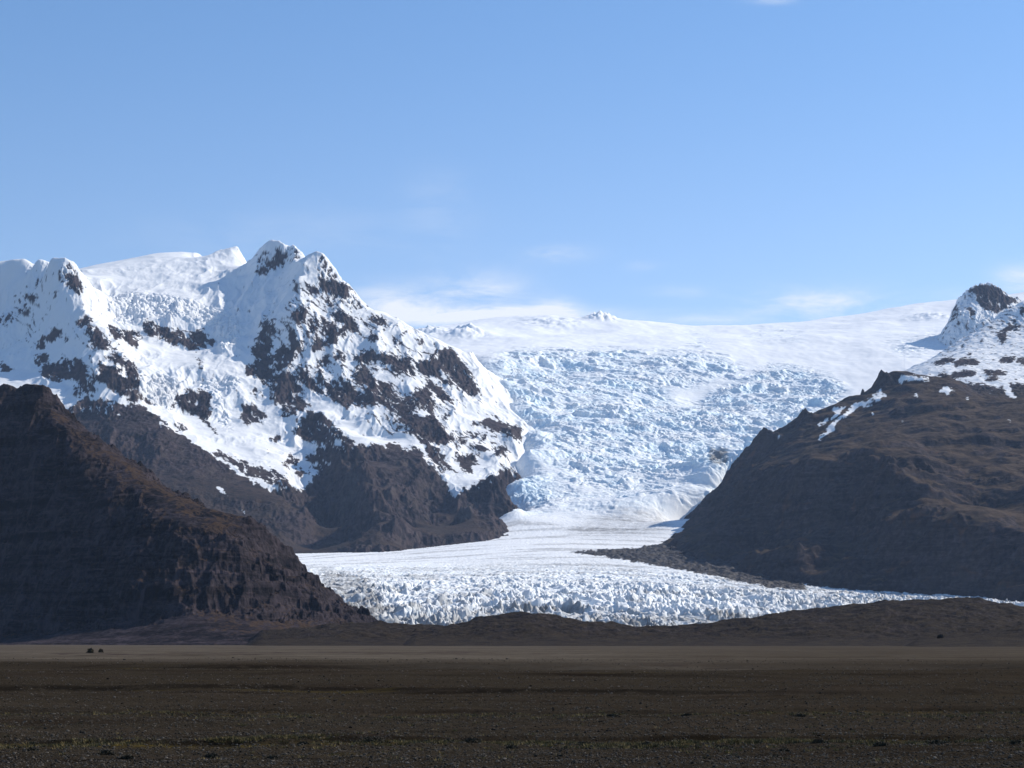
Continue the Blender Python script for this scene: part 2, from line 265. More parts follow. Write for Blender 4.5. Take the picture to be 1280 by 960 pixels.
ch = Chart(0)                                   # 1 = snow, 0 = bare rock
ch.poly('P', '-60,200 -60,505 60,515 84,515 95,505 105,497 125,500 150,505 173,505 200,524 225,545 243,554 255,561 274,577 290,588 305,596 320,605 340,612 360,611 372,613 382,611 392,600 405,592 418,580 430,565 428,553 433,548 448,559 458,556 482,557 491,553 505,560 520,560 533,575 549,594 558,605 567,622 580,610 591,614 589,605 613,597 632,588 660,590 800,590 800,200', 1)
for t, txt, val in [
 ('A', '650,320 720,310 800,350 880,380 870,430 790,440 700,440 640,390', .12), ('A', '520,350 600,380 640,420 560,400', .2), ('A', '420,590 480,540 540,555 550,600 520,640 460,660 420,620', 0),
 ('A', '560,640 620,650 610,710 560,700', .15), ('A', '750,590 800,580 890,620 920,690 965,745 880,735 800,740 850,660 760,640', .05), ('A', '660,720 750,660 770,720 795,750 740,830 700,820 710,770', .05),
 ('A', '560,870 620,790 690,800 700,850 610,880', .05), ('A', '185,660 240,660 275,730 230,770 260,820 230,870 230,940 150,930 80,890 140,820 165,740', 0), ('A', '380,670 420,700 440,780 480,830 500,880 420,880 390,770', .15),
 ('A', '270,940 340,850 420,880 430,970 290,970', 0), ('A', '1040,620 1100,610 1170,650 1160,680 1060,650', .2), ('A', '1050,760 1110,790 1100,810 1030,800', .2), ('A', '920,940 1010,890 1110,920 1250,960 940,980', .1),
 ('A', '740,920 800,890 835,940 780,950', .2), ('A', '310,80 370,130 360,180 300,220 240,210 190,190 260,150', .5), ('A', '130,240 240,230 200,280 140,270', .5), ('A', '430,330 480,350 470,430 430,420', .4),
 ('A', '700,480 740,500 740,540 700,520', .3), ('A', '520,770 580,700 600,760', .2), ('A', '640,640 700,630 710,680 650,680', .4),
 ('B', '40,140 110,70 200,50 250,60 250,240 215,275 110,190 50,180', 0), ('B', '265,60 290,0 420,0 425,50 360,90 300,130 265,190', .1), ('B', '260,230 300,190 380,160 440,200 460,280 500,290 490,330 440,350 330,390 275,415 255,330', .05),
 ('B', '460,140 500,130 540,190 600,250 670,320 650,335 590,320 530,270 490,230 450,200', 0), ('B', '340,400 430,360 530,400 570,430 480,480 400,510 330,525 345,450', 0),
 ('B', '540,490 640,480 740,570 860,680 960,770 900,770 840,720 760,700 700,730 560,720 430,650 480,570', .12), ('B', '630,70 700,45 730,90 690,110', .1), ('B', '600,110 640,140 680,240 700,300 640,230', .25),
 ('B', '700,240 750,210 830,320 880,400 880,450 820,430 740,380 690,320', 0), ('B', '790,200 850,230 920,300 970,370 960,440 900,420 850,330', .1), ('B', '920,200 980,95 1040,170 1100,270 1060,290 990,260 930,250', .05),
 ('B', '980,330 1040,320 1100,250 1190,250 1240,330 1280,390 1280,460 1200,440 1100,420 1000,430 970,390', .03), ('B', '1000,0 1110,0 1280,80 1280,170 1200,150 1130,80 1060,40', .08),
 ('B', '230,680 330,670 340,700 260,710', .2), ('B', '340,880 470,850 480,890 420,920 360,920', .1), ('B', '370,820 460,800 400,840', .2), ('B', '520,840 640,780 740,720 760,760 840,770 800,830 680,890 560,880', .05),
 ('B', '500,970 640,900 760,900 700,980', .2), ('B', '0,440 100,430 190,470 235,520 180,570 60,590 0,560', .4), ('B', '100,290 170,310 160,335 95,330', .3), ('B', '740,20 820,10 835,40 780,55', .2),
 ('C', '0,265 100,310 190,340 240,400 250,450 200,430 110,430 60,390 0,370', .05), ('C', '250,370 320,330 400,300 440,350 470,400 400,420 370,450 350,470 290,420', .03),
 ('C', '440,270 500,230 555,235 600,320 660,380 700,460 755,570 700,600 630,560 560,510 500,470 550,460 480,400 450,330', 0), ('C', '380,430 430,420 480,480 530,510 500,530 420,490', .1),
 ('C', '350,480 440,540 500,600 555,640 550,670 480,640 410,590 360,540', .2), ('C', '0,510 60,560 110,640 200,600 270,560 340,530 390,620 410,690 380,740 240,710 150,760 60,720 0,690', .05),
 ('C', '130,790 210,740 300,780 390,740 420,800 470,855 420,850 440,900 500,940 500,980 300,980 200,860', .05), ('C', '700,840 780,820 770,860 710,860', .15), ('C', '780,810 830,790 900,800 980,830 1080,880 1110,930 1080,950 980,910 860,880 800,850', .02),
 ('C', '690,890 760,920 830,900 840,930 770,950', .15), ('C', '475,755 525,765 510,785', .1), ('C', '500,910 580,930 670,940 660,970 500,970', .1), ('C', '270,150 320,190 300,205', .1), ('C', '140,290 210,290 200,340 150,320', .2),
 ('C', '0,690 60,720 130,790 200,860 150,900 60,800 0,760', .75),
 ('D', '300,0 430,0 500,80 520,140 420,150 370,150 450,250 520,330 600,400 590,420 500,360 480,400 360,260 330,170 260,60', .08), ('D', '500,90 560,80 640,110 650,150 560,130', .1), ('D', '690,80 740,90 830,70 820,110 720,110', .1),
 ('D', '680,160 760,150 830,190 840,230 740,220', .1), ('D', '860,210 960,190 980,230 930,250', .1), ('D', '600,260 720,250 760,330 690,340 710,400 620,390 600,320', .05), ('D', '860,0 1100,20 1110,80 1070,110 940,80 840,20', .03),
 ('E', '205,370 290,400 290,440 230,420', .25), ('E', '155,520 210,470 260,490 200,540', .1), ('E', '0,570 110,520 60,590 20,610', .1), ('E', '280,780 340,710 400,690 450,650 490,660 440,720 390,750 320,800', .05),
 ('E', '270,900 340,830 390,860 390,890 310,945', .05), ('E', '610,600 690,525 740,580 690,610 640,630', .1), ('E', '690,640 730,620 740,680 700,690', .15), ('E', '740,690 800,650 830,730 885,810 830,800 740,760', 0),
 ('E', '860,860 930,835 990,870 1000,920 930,930 880,900', .05), ('E', '1010,910 1060,910 1085,960 1020,950', .1), ('E', '860,610 960,650 960,720 900,700', .25), ('E', '980,680 1060,640 1130,700 1080,810 1010,760', .2),
 ('E', '410,380 480,345 480,358 420,392', .2), ('E', '500,230 560,200 620,240 660,290 650,380 600,350 540,270', .42), ('E', '510,720 550,710 530,750', .2),
 ('F', '320,240 370,160 480,150 570,110 640,130 690,200 690,260 740,290 650,310 600,290 540,270 460,300 400,270', 0), ('F', '580,390 640,320 700,280 760,320 760,380 700,390 640,400', .15),
 ('F', '700,250 790,250 830,190 900,220 930,170 980,250 1030,280 1000,170 1060,150 1110,250 1110,390 1080,460 1000,440 960,400 880,340 760,290', 0), ('F', '0,150 60,180 120,200 100,220 0,210', .05), ('F', '790,170 840,160 820,200', .1),
 ('F', '600,520 760,500 900,500 980,500 1000,560 900,560 700,560', .4),
 ('G', '110,310 150,265 215,280 230,320 290,320 380,345 450,340 500,350 590,330 620,380 690,425 690,450 580,485 510,490 440,460 360,440 260,420 210,390 130,350', .06),
 ('G', '550,570 620,575 600,600 555,590', .15), ('G', '90,740 250,680 400,760 400,900 380,960 60,900', .52), ('G', '520,620 620,610 600,650', .4), ('G', '990,800 1070,820 1050,850 1000,840', .3),
 ('H', '270,150 300,80 400,60 540,70 540,150 520,260 480,290 380,240 290,200', .05), ('H', '360,150 470,130 470,170 370,180', .8), ('H', '480,270 600,380 580,400 480,310', .3),
 ('H', '520,540 600,530 700,570 760,600 860,640 960,680 1060,690 1150,740 1200,830 1140,840 1050,800 950,790 850,740 760,690 680,640 590,580', .38),
 ('H', '1000,430 1100,420 1110,450 1020,450', .1), ('H', '1110,630 1240,600 1250,630 1150,670', .1), ('H', '1140,570 1230,545 1180,600', .15), ('H', '950,540 1000,530 980,550', .2), ('H', '1200,690 1280,680 1280,750 1220,720', .1),
 ('H', '230,320 330,320 370,370 280,390', .45),
 # snow left lying on the lower rock
 ('F', '1000,690 1040,720 1110,800 1120,825 1060,770 1010,710', 1), ('F', '1040,500 1080,500 1070,530 1110,570 1090,570 1050,530', 1), ('F', '930,570 990,550 960,600 930,600', .9), ('F', '740,680 800,650 780,660 750,700 735,740', .8),
 ('F', '800,760 850,750 830,780', .6), ('M', '560,95 600,120 640,150 685,210 660,205 610,160 575,130', 1), ('M', '735,255 765,280 755,285', 1), ('M', '790,260 820,240 800,300 810,330 785,335', 1), ('M', '995,325 1005,340 997,348', 1),
 ('H', '240,515 265,530 290,555 275,560', 1), ('H', '820,790 900,830 890,834', .9), ('H', '860,750 930,780 1000,850 950,830 880,780', .9), ('D', '95,205 150,250 220,310 200,300 130,250', .8), ('B', '1050,850 1080,850 1110,910 1090,910', .6),
 ('B', '290,260 310,250 300,290', .9), ('B', '440,230 470,280 455,275', .9), ('B', '560,640 620,610 600,650', .7), ('B', '660,590 700,600 640,620', .8), ('B', '730,590 765,605 740,615', .9), ('B', '680,690 740,680 700,710', .8), ('B', '760,790 810,770 780,810', .8),
 ('C', '230,710 330,760 320,770 250,740', .95), ('C', '325,705 370,740 340,730', .9), ('C', '275,415 340,465 300,450', .9)]:
    ch.poly(t, txt, val)
import copy
chw = copy.deepcopy(ch); chw.blur(2.6); chl = copy.deepcopy(ch); chl.blur(13); ch.blur(.8)

def jitter(X, Y, Z, amp, s):
    return amp * fbm(X / s, (Z + Y * .4) / s, 3, 41), amp * fbm(X / s + 31, (Z + Y * .4) / s, 3, 47)

ys = np.r_[np.arange(5150, 8300, 4.2), np.arange(8300, 9900, 9)]
X, Y = grid(-70, 700, .85, ys)
wx = 35 * fbm(X / 260, Y / 260, 3, 3); wy = 35 * fbm(X / 260, Y / 260, 3, 9)
Z = S_massif(X + wx * .25, Y + wy * .25)
zx, zy = gradients(Z, X, Y); sl = np.hypot(zx, zy)
steep = sst(.3, .75, sl)
sn0 = ch(X, Y, Z)
gul = ridged((X + wx) / 190, (Y + wy) / 480, 4, 21, .42) - .47; gulr = ridged((X + wx) / 90, (Y + wy) / 300, 5, 22, .55) - .45
rib = ridged((X + wx * .6) / 62 + .15 * Y / 62, Y / 170, 4, 25) - .45
crag = ridged(X / 34, Y / 50, 4, 29) - .4
low = sst(7200, 6200, Y)
calm = Chart(0); calm.poly('P', '-70,290 62,290 62,345 -70,360', 1); calm.blur(6); steep = steep * (1 - .8 * calm(X, Y, Z))
Z = Z + steep * (gul * (46 + 26 * low) + gulr * 22 * (1 - sn0) + rib * (5 + 17 * (1 - sn0))) + (1 - sn0) * steep * crag * 16 + 4 * fbm(X / 90, Y / 90, 4, 33) * (.4 + steep)
# the hanging icefield in the basin and its rough lower ice
hang = Chart(0)
hang.poly('P', '128,372 165,368 205,370 240,376 270,388 300,398 303,412 296,430 275,436 262,405 230,398 190,392 175,405 150,405 135,390', 1)
hang.poly('P', '175,470 200,465 225,478 262,474 296,468 300,480 275,490 285,520 290,538 275,530 268,492 245,480 225,485 215,510 190,505 172,490', .8)
hang.blur(3)
hg = hang(X, Y, Z)
f1, f2, rid = worley((X + wx * .4) / 30, (Y + wy * .4) / 26, 51)
Z = Z + hg * (16 * (rid - .5) + 12 * sst(0, .3, f2 - f1) - 6 + 5 * fbm(X / 14, Y / 14, 2, 55))
rime = Chart(0)
rime.poly('A', '120,240 150,110 260,80 330,40 420,60 500,120 440,160 360,190 290,220 230,250 160,280', 1)
rime.poly('A', '620,150 660,120 760,260 880,360 990,540 900,560 820,500 700,440 640,400', 1)
rime.poly('E', '460,130 600,140 660,290 650,380 560,320 480,260', 1); rime.poly('E', '200,120 440,90 440,200 300,330 200,330', .35)
rime.poly('C', '0,0 110,40 240,60 420,170 420,200 200,60 0,60', .5)
rime.blur(2); rm = rime(X, Y, Z)
rn = ridged((X + wx * .3) / 24, Y / 44, 4, 57, .6)
Z = Z + rm * 24 * (rn - .45)
jx, jy = jitter(X, Y, Z, 2.6, 30)
jd = 8.5 * (ridged((X + Z * .9) / 46, (X - Z * .9) / 170, 3, 58) - .5)          # edges drawn out along the fall line
sn = .45 * ch(X, Y, Z, jx - jd * .6, jy - jd) + .55 * chw(X, Y, Z, jx - jd * .6, jy - jd)
fl = fbm(X / 16 + .3 * Y / 16, Y / 60, 4, 61)                 # flutes: snow lying in the runnels between ribs
fl2 = ridged((X + wx * .6) / 62 + .15 * Y / 62, Y / 170, 4, 25) - .5
facep = Chart(0)
facep.poly('P', '400,345 440,362 560,432 600,480 655,545 640,590 560,600 470,560 400,500 350,500 318,440 325,400 372,372', 1)
facep.poly('P', '376,476 400,490 440,515 480,545 455,562 425,545 395,510', 0)
facep.poly('P', '400,440 425,425 450,420 460,440 430,450', .2); facep.poly('P', '545,470 600,490 650,540 600,545 560,520', .3)
facep.poly('P', '330,400 372,380 380,470 372,500 345,520 315,440', 1)
facep.poly('P', '90,400 140,420 175,470 110,470', .8); facep.poly('P', '10,360 60,350 60,420 20,430', .45)
facep.blur(5); fp = facep(X, Y, Z)
pd = (X + wx * .6 + Z * .9); qd = (X - Z * .9)
spot = ridged(pd / 52, qd / 190, 4, 63, .6); spot2 = ridged(pd / 26, qd / 90, 3, 65)
val = sn - .17 + .26 * fl - .3 * np.clip(fl2, -.3, .5) * steep * ((sn > .05) & (sn < .97)) - fp * steep * (1.15 * sst(.6, .86, spot + .12 * fl) + .5 * sst(.5, .8, spot2) * (sn < .99)) + .22 * (1 - steep) * (sn > .3) - rm * .75 * sst(.5, .2, rn)
thin = ridged((pd + 14 * fl) / 40, qd / 300, 1, 67)
zone = chl(X, Y, Z); val = val + .75 * sst(.74, .9, thin) * sst(-.25, .2, fbm(pd / 120, qd / 200, 2, 69)) * (sn < .6) * np.maximum(fp, sst(.04, .3, zone))
snow = sst(.52, .66, val)
snow = np.where(hg > .5, np.maximum(snow, .85), snow)
dust = np.clip(snow * .93, 0, 1)
veg = np.clip(.55 * sst(.75, .4, sl) * sst(7000, 6000, Y), 0, 1)
o = mesh_obj('mountain', [(X, Y, Z)], dict(snow=[dust], veg=[veg]), M_massif)
tag(o, 'high snow covered mountain with dark rock ribs left of the icefall', 'mountain', 'structure')
print('massif', time.time() - T0, X.size)

# ------------------------------------------------------------------ 2. the glacier: plateau, icefall and tongue
ice_pts = [(u, v, y) for u, v, y in [
 # plateau skyline and what lies behind it
 (480, 420, 12000), (540, 408, 12000), (600, 402, 12200), (650, 397, 12400), (700, 396, 12500), (735, 398, 12300), (752, 396, 12000), (768, 398, 12100), (800, 402, 12500), (840, 407, 12600), (880, 410, 12600), (930, 410, 12600), (970, 408, 12600),
 (1010, 402, 12600), (1060, 393, 12600), (1100, 387, 12600), (1140, 381, 12600), (1180, 377, 12600), (1230, 372, 12600), (1300, 362, 12600), (1360, 356, 12600),
 (500, 440, 14500), (700, 425, 14500), (900, 435, 14500), (1100, 415, 14500), (1350, 385, 14500),
 (560, 412, 10800), (600, 418, 10600), (650, 415, 10900), (700, 412, 11200), (750, 410, 11300), (800, 414, 11200), (880, 418, 11200), (950, 416, 11200), (1020, 412, 11200), (1100, 402, 11200), (1180, 395, 11200), (1300, 390, 11000),
 (560, 440, 9300), (620, 430, 9700), (700, 428, 9800), (780, 428, 9900), (860, 428, 9900), (940, 428, 9900), (1020, 424, 9900), (1100, 424, 9700), (1170, 424, 9500), (1250, 420, 9500), (1350, 415, 9500),
 # lip of the icefall
 (585, 446, 8750), (620, 441, 9000), (680, 436, 9200), (740, 438, 9200), (800, 440, 9200), (860, 441, 9200), (905, 446, 9150), (960, 448, 9150), (1030, 450, 9100), (1100, 450, 8900), (1150, 455, 8700), (1200, 455, 8700), (1300, 450, 8700),
 # icefall
 (600, 455, 8500), (612, 490, 8000), (640, 470, 8400), (700, 465, 8550), (760, 468, 8500), (820, 470, 8480), (870, 465, 8600), (905, 466, 8700), (930, 466, 8700), (860, 492, 8280), (880, 505, 8130), (840, 500, 8150), (960, 475, 8500), (1010, 478, 8400),
 (1060, 480, 8350), (1110, 478, 8300), (1160, 475, 8300), (630, 515, 7750), (680, 505, 7900), (740, 505, 7900), (800, 510, 7850), (920, 510, 7950), (970, 510, 7950), (1030, 510, 7900), (1090, 500, 7950),
 (652, 548, 7300), (690, 545, 7380), (750, 545, 7400), (810, 548, 7380), (870, 548, 7420), (920, 545, 7450), (960, 545, 7450), (1020, 540, 7500), (650, 575, 6950), (690, 580, 6920), (750, 580, 6950), (810, 585, 6930), (860, 580, 7050), (900, 575, 7080), (940, 575, 7080), (1000, 570, 7100),
 (636, 605, 6600), (670, 615, 6550), (720, 618, 6520), (780, 618, 6530), (830, 612, 6600), (870, 605, 6680), (905, 602, 6720), (950, 600, 6750), (634, 640, 6230), (665, 642, 6220), (710, 645, 6200), (760, 643, 6220), (810, 635, 6300), (850, 625, 6400), (890, 615, 6480),
 # tongue
 (615, 662, 5990), (655, 664, 5920), (720, 664, 5900), (780, 660, 5950), (830, 652, 6050), (870, 650, 6050), (560, 681, 5700), (480, 689, 5550), (400, 692, 5500), (330, 694, 5450), (620, 678, 5600), (700, 678, 5550), (780, 677, 5580), (840, 673, 5650), (880, 680, 5500),
 (350, 702, 4950), (450, 701, 5000), (560, 698, 5050), (660, 693, 5100), (740, 692, 5100), (800, 694, 5050), (860, 702, 4900), (920, 714, 4650), (980, 728, 4350), (1050, 739, 4150), (1120, 744, 4050), (1200, 747, 3950), (1300, 754, 3800), (1360, 756, 3750),
 (350, 712, 4400), (420, 711, 4400), (520, 712, 4400), (620, 712, 4400), (720, 712, 4400), (800, 714, 4350), (880, 722, 4200), (950, 733, 4000), (370, 722, 3950), (440, 722, 3950), (540, 726, 3850), (640, 727, 3820), (740, 727, 3820), (840, 730, 3780), (920, 737, 3700), (1000, 745, 3600), (1080, 750, 3550),
 (390, 742, 3400), (460, 738, 3450), (540, 741, 3380), (640, 743, 3340), (740, 744, 3320), (830, 747, 3280), (910, 751, 3250), (1000, 758, 3150), (1090, 762, 3100), (1200, 758, 3300), (1300, 762, 3300), (410, 768, 2850), (470, 766, 2880), (560, 769, 2830), (660, 768, 2850), (760, 770, 2830), (840, 772, 2800), (920, 774, 2780), (1010, 778, 2750), (1100, 780, 2700), (1200, 776, 2800), (1320, 778, 2800),
 (380, 830, 2400), (500, 830, 2400), (650, 830, 2380), (800, 830, 2360), (950, 830, 2350), (1100, 830, 2350), (1330, 830, 2350), (330, 800, 3000), (340, 716, 6000), (420, 716, 6000), (500, 714, 6100), (560, 708, 6250), (600, 690, 6500), (610, 670, 6900), (605, 640, 7300), (590, 580, 7900), (560, 500, 8500), (450, 730, 7000), (880, 690, 6300), (940, 680, 6700)]]
S_ice = Survey(ice_pts, 60.)
fall = Chart(0)                                  # how broken the ice is
fall.poly('P', '600,452 640,441 760,438 860,441 905,447 930,462 960,457 1010,460 1045,474 1062,490 1020,520 1000,560 960,640 870,632 830,645 760,652 690,648 640,655 625,640 628,610 650,575 652,548 640,530 615,505 605,480', 1)
fall.poly('P', '830,484 868,479 905,470 935,462 960,456 940,470 900,484 880,502 858,512 838,506', .06)
fall.poly('P', '636,655 650,610 700,596 770,610 870,600 905,598 880,632 830,648 760,655', .45)
fall.poly('P', '640,575 672,575 690,640 640,652 628,620', .9)
fall.poly('P', '640,530 700,545 720,600 690,600 650,560', .6)
for t in ('850,418 890,420 892,432 860,434', '925,414 975,411 1012,417 1000,425 940,424', '1100,428 1150,418 1185,408 1190,440 1130,446'): fall.poly('P', t, .45)
fall.poly('P', '1075,420 1110,412 1120,420 1080,428', .2)
fall.blur(7)
debris = Chart(0)
debris.poly('P', '708,690 760,687 800,685 840,676 900,690 1000,725 1010,739 960,736 900,722 830,709 770,698 740,694', 1)
debris.poly('P', '1090,744 1280,750 1280,753 1150,749', .3)
debris.blur(1.)
dirtc = Chart(0)
dirtc.poly('P', '395,712 420,716 450,722 470,735 480,760 500,776 440,790 420,770', .8)
dirtc.poly('P', '470,772 560,776 640,764 760,770 840,780 960,766 960,800 470,800', .8)
dirtc.poly('P', '760,640 830,636 840,660 780,672 700,668', .35)
dirtc.poly('P', '560,704 760,700 860,712 760,712 600,716', .22)
dirtc.poly('P', '900,722 1280,750 1280,770 1000,765 900,745', .3)
dirtc.blur(6)
patch = Chart(0); patch.poly('P', '886,566 900,561 910,563 909,577 898,581 888,577', 1); patch.blur(1.5)

def ice_surface(X, Y):
    Zb = S_ice(X, Y)
    wx = 26 * fbm(X / 110, Y / 110, 3, 71); wy = 26 * fbm(X / 110, Y / 110, 3, 77)
    rough = fall(X, Y, Zb); rough = rough * (.5 + .5 * sst(-.45, .25, fbm((X + 2 * wx) / 330, (Y + .25 * X) / 170, 3, 79)))
    upper = sst(6000, 6500, Y)
    # icefall blocks
    und = ridged((X + wx * 3) / 520, (Y + wy * 3) / 260, 3, 81, .38) - .5; coarse = sst(-.5, .6, fbm(X / 240, Y / 200, 3, 82))
    f1, f2, r1 = worley((X + wx) / 50, (Y + wy) / 18, 83); e1 = sst(0, .28, f2 - f1)
    g1, g2, r2 = worley((X + wx * .7) / 19, (Y + wy * .7) / 13, 87); e2 = sst(0, .3, g2 - g1)
    small = fbm(X / 9, Y / 9, 2, 89)
    rg = ridged((X + wy) / 60, (Y + wx) / 24, 4, 86, .6) - .45
    step = ridged((X + wx * 4) / 420, (Y + wy * 3 + .18 * X) / 105, 3, 84, .42) - .5
    bands = ridged((X + wx * 1.5) / 210, (Y + wy * 1.6 + .0005 * (X - 330) ** 2) / 19, 4, 85, .55) - .45
    fallz = 46 * und + 17 * step + (.1 + coarse) * (6 * (r1 - .5) + 3 * (e1 - .8)) + 13 * bands + 4.5 * rg + 3 * (r2 - .5) + 2. * (e2 - .8) + 1.6 * small
    # tongue: fins and crevasses, taller towards the snout
    snout = sst(4300, 2950, Y + 350 * fbm(X / 300, Y / 300, 3, 90))
    mid = sst(5300, 4000, Y)
    arch = Y + .0009 * (X - 120) ** 2
    ang = np.arctan2(X - 120, 5200 - Y) * 2100; rad = np.hypot(X - 120, 5200 - Y)
    fin = .55 * ridged((ang + wx * 1.2) / 34, (rad + wy) / 80, 4, 91, .55) + .45 * ridged((ang + wx) / 62, (rad + wy * 1.2) / 27, 4, 92, .5) - .42; bandn = fbm(X / 420, arch / 75, 4, 93)
    h1, h2, r3 = worley((X + wx) / 30, (arch + wy) / 22, 95); e3 = sst(0, .3, h2 - h1)
    small2 = ridged((X + wx) / 17, (arch + wy) / 19, 3, 97) - .4
    vary = .5 + .95 * sst(-.45, .5, fbm(X / 190, arch / 130, 3, 94)); tz = snout * vary * (29 * fin + 8 * (r3 - .5) + 6 * (e3 - .8) + 5 * small2) + (1 - snout) * mid * (7 * fin + 4 * (r3 - .5) + 3 * small2) + (1 - mid) * 2.2 * small2
    # smooth névé with gentle waves
    neve = 7 * fbm(X / 260, Y / 500, 4, 99) + 14 * fbm(X / 700, Y / 900, 2, 103) * sst(9000, 10500, Y)
    deb = debris(X, Y, Zb, 3 * fbm(X / 40, Y / 40, 3, 105), 1.2 * fbm(X / 30, Y / 60, 3, 107))
    Z = Zb + upper * (rough * fallz + (1 - rough) * neve) + (1 - upper) * (tz * (1 - .7 * deb) + deb * 7 * fbm(X / 26, Y / 26, 4, 119))
    ice = upper * rough * np.clip(.44 - .3 * (r1 - .5) + .4 * (1 - e1) * coarse + .3 * (1 - e2) - .5 * rg - .8 * bands + .5 * fbm(X / 190, Y / 110, 3, 109), .02, 1) \
        + (1 - upper) * np.clip(mid * (.06 + .3 * (1 - e3) - .25 * fin) + .02, 0, .5)
    dirt = np.clip((1 - upper) * (.1 + .5 * sst(.0, .5, bandn) + .75 * snout * sst(.04, -.16, fin)) + dirtc(X, Y, Zb) * (1.3 - .4 * fin - .5 * r3 + .5 * small2) + patch(X, Y, Zb), 0, 1)
    rgh = np.clip(rough * upper + (1 - upper) * (.35 + mid * .5), 0, 1)
    return Z, ice, dirt, sst(.35, .6, deb + .25 * fbm(X / 12, Y / 20, 3, 111) * (deb > .05)), rgh
parts = []
for (u0, u1, du, ys) in [(340, 1320, 1., np.r_[np.arange(2380, 3700, 2.6), np.arange(3700, 4700, 4), np.arange(4700, 6401, 6.7)]),
                         (575, 1130, .95, np.arange(6400, 9301, 3.1))]:
    if u0 == 340: ys = np.r_[ys[ys < 6400], 6400.]
    else: ys = np.r_[ys[ys < 9300], 9300.]
    X, Y = grid(u0, u1, du, ys); Z, ice, dirt, deb, rgh = ice_surface(X, Y); parts.append((X, Y, Z, ice, dirt, deb, rgh)); print('ice', X.size, time.time() - T0)
o = mesh_obj('glacier', [p[:3] for p in parts], dict(ice=[p[3] for p in parts], dirt=[p[4] for p in parts], debris=[p[5] for p in parts], rough=[p[6] for p in parts]), M_ice)
tag(o, 'white and pale blue glacier tumbling down a broken icefall to a crevassed tongue', 'glacier', 'structure')
X, Y = grid(480, 1370, 1.3, np.r_[np.arange(8500, 10000, 6), np.arange(10000, 14600, 16)])
Z, ice, dirt, deb, rgh = ice_surface(X, Y)
uu = np.abs(U0 + F * X / Y - 852)                             # the icefall's own mesh fills this part
Z = Z - 45 * sst(9303, 9240, Y) * sst(279, 258, uu)
kx, ky, kz = at(752, 398, 11900)
kd = np.hypot((X - kx) / 1., (Y - ky) / 1.6); Z += 42 * np.exp(-(kd / 90) ** 2) * (1 + .8 * fbm(X / 40, Y / 40, 4, 113)) 
for (u, v, yy, hh, ww) in [(533, 407, 10600, 42, 110), (585, 414, 10500, 45, 110), (690, 404, 11700, 22, 190), (1165, 396, 11200, 20, 150)]:
    kx, ky, kz = at(u, v, yy); kd = np.hypot(X - kx, (Y - ky) / 1.8); Z += hh * np.exp(-(kd / ww) ** 2) * (1 + .6 * fbm(X / 70, Y / 90, 4, 117))
o = mesh_obj('ice_cap', [(X, Y, Z)], dict(ice=[ice * .8], dirt=[dirt * 0], debris=[deb * 0], rough=[rgh]), M_ice)
tag(o, 'smooth white ice cap forming the long skyline above the icefall', 'ice cap', 'structure')
print('ice', time.time() - T0)

# ------------------------------------------------------------------ 3. rocky horn at the right end of the ice cap
crest = line((1181, 428, 9700), (1186, 405, 9700), (1190, 388, 9680), (1198, 374, 9680), (1208, 364, 9660), (1218, 358, 9650), (1228, 355, 9650), (1238, 355, 9650), (1247, 359, 9650), (1254, 366, 9650), (1259, 374, 9660), (1270, 372, 9660), (1276, 380, 9680), (1300, 392, 9700), step=6)
S_horn = Survey(crest + [(1200, 392, 9400), (1215, 380, 9470), (1232, 378, 9460), (1250, 385, 9440), (1206, 405, 9280), (1225, 400, 9270), (1190, 412, 9330), (1245, 405, 9250), (1275, 400, 9350),
                         (1180, 460, 9050), (1210, 440, 9000), (1250, 430, 9000), (1300, 430, 9000), (1160, 475, 9300), (1160, 470, 9900), (1180, 455, 10100), (1230, 405, 10100), (1280, 405, 10100), (1320, 420, 9500), (1210, 372, 9560), (1204, 385, 9500)], 3., ease=.1)
hc = Chart(1)
for txt, val in [('830,155 870,130 900,100 960,105 1040,110 1090,140 1140,190 1190,210 1230,230 1160,260 1110,280 1060,230 1000,190 920,180 880,170', .08), ('820,280 860,290 900,340 850,350', .25), ('930,240 1000,300 1010,310 960,270', .3), ('1000,200 1060,240 1100,300 1060,310 1020,260', .35), ('720,300 740,240 760,330 700,400', .5), ('900,190 1000,200 1100,280 1180,270 1120,300 1060,330 960,300 900,240', .42)]: hc.poly('I', txt, val)
hc.blur(.8)
X, Y = grid(1150, 1330, .6, np.arange(8950, 10150, 3.2))
Z = S_horn(X, Y); zx, zy = gradients(Z, X, Y); st = sst(.4, .9, np.hypot(zx, zy))
Z = Z + st * (22 * (ridged(X / 45, Y / 120, 4, 121) - .4) + 14 * (ridged(X / 17, Y / 40, 4, 123, .65) - .4))
uu = U0 + F * X / Y; Z = Z + sst(60, 15, np.abs(Y - 9655)) * sst(1195, 1206, uu) * sst(1276, 1262, uu) * 34 * (ridged(X / 15, Y / 60, 3, 127, .6) - .55)
jx, jy = jitter(X, Y, Z, 2, 22)
snow = sst(.38, .6, hc(X, Y, Z, jx, jy) - .24 - .35 * st * sst(.62, .9, ridged((X + Z) / 26, (X - Z) / 90, 2, 128)) + .45 * fbm(X / 20, Y / 60, 4, 125) * st)
o = mesh_obj('mountain', [(X, Y, Z)], dict(snow=[snow * .95], veg=[X * 0]), M_massif)
tag(o, 'small jagged rocky peak rimed with snow rising from the ice cap', 'mountain', 'structure')

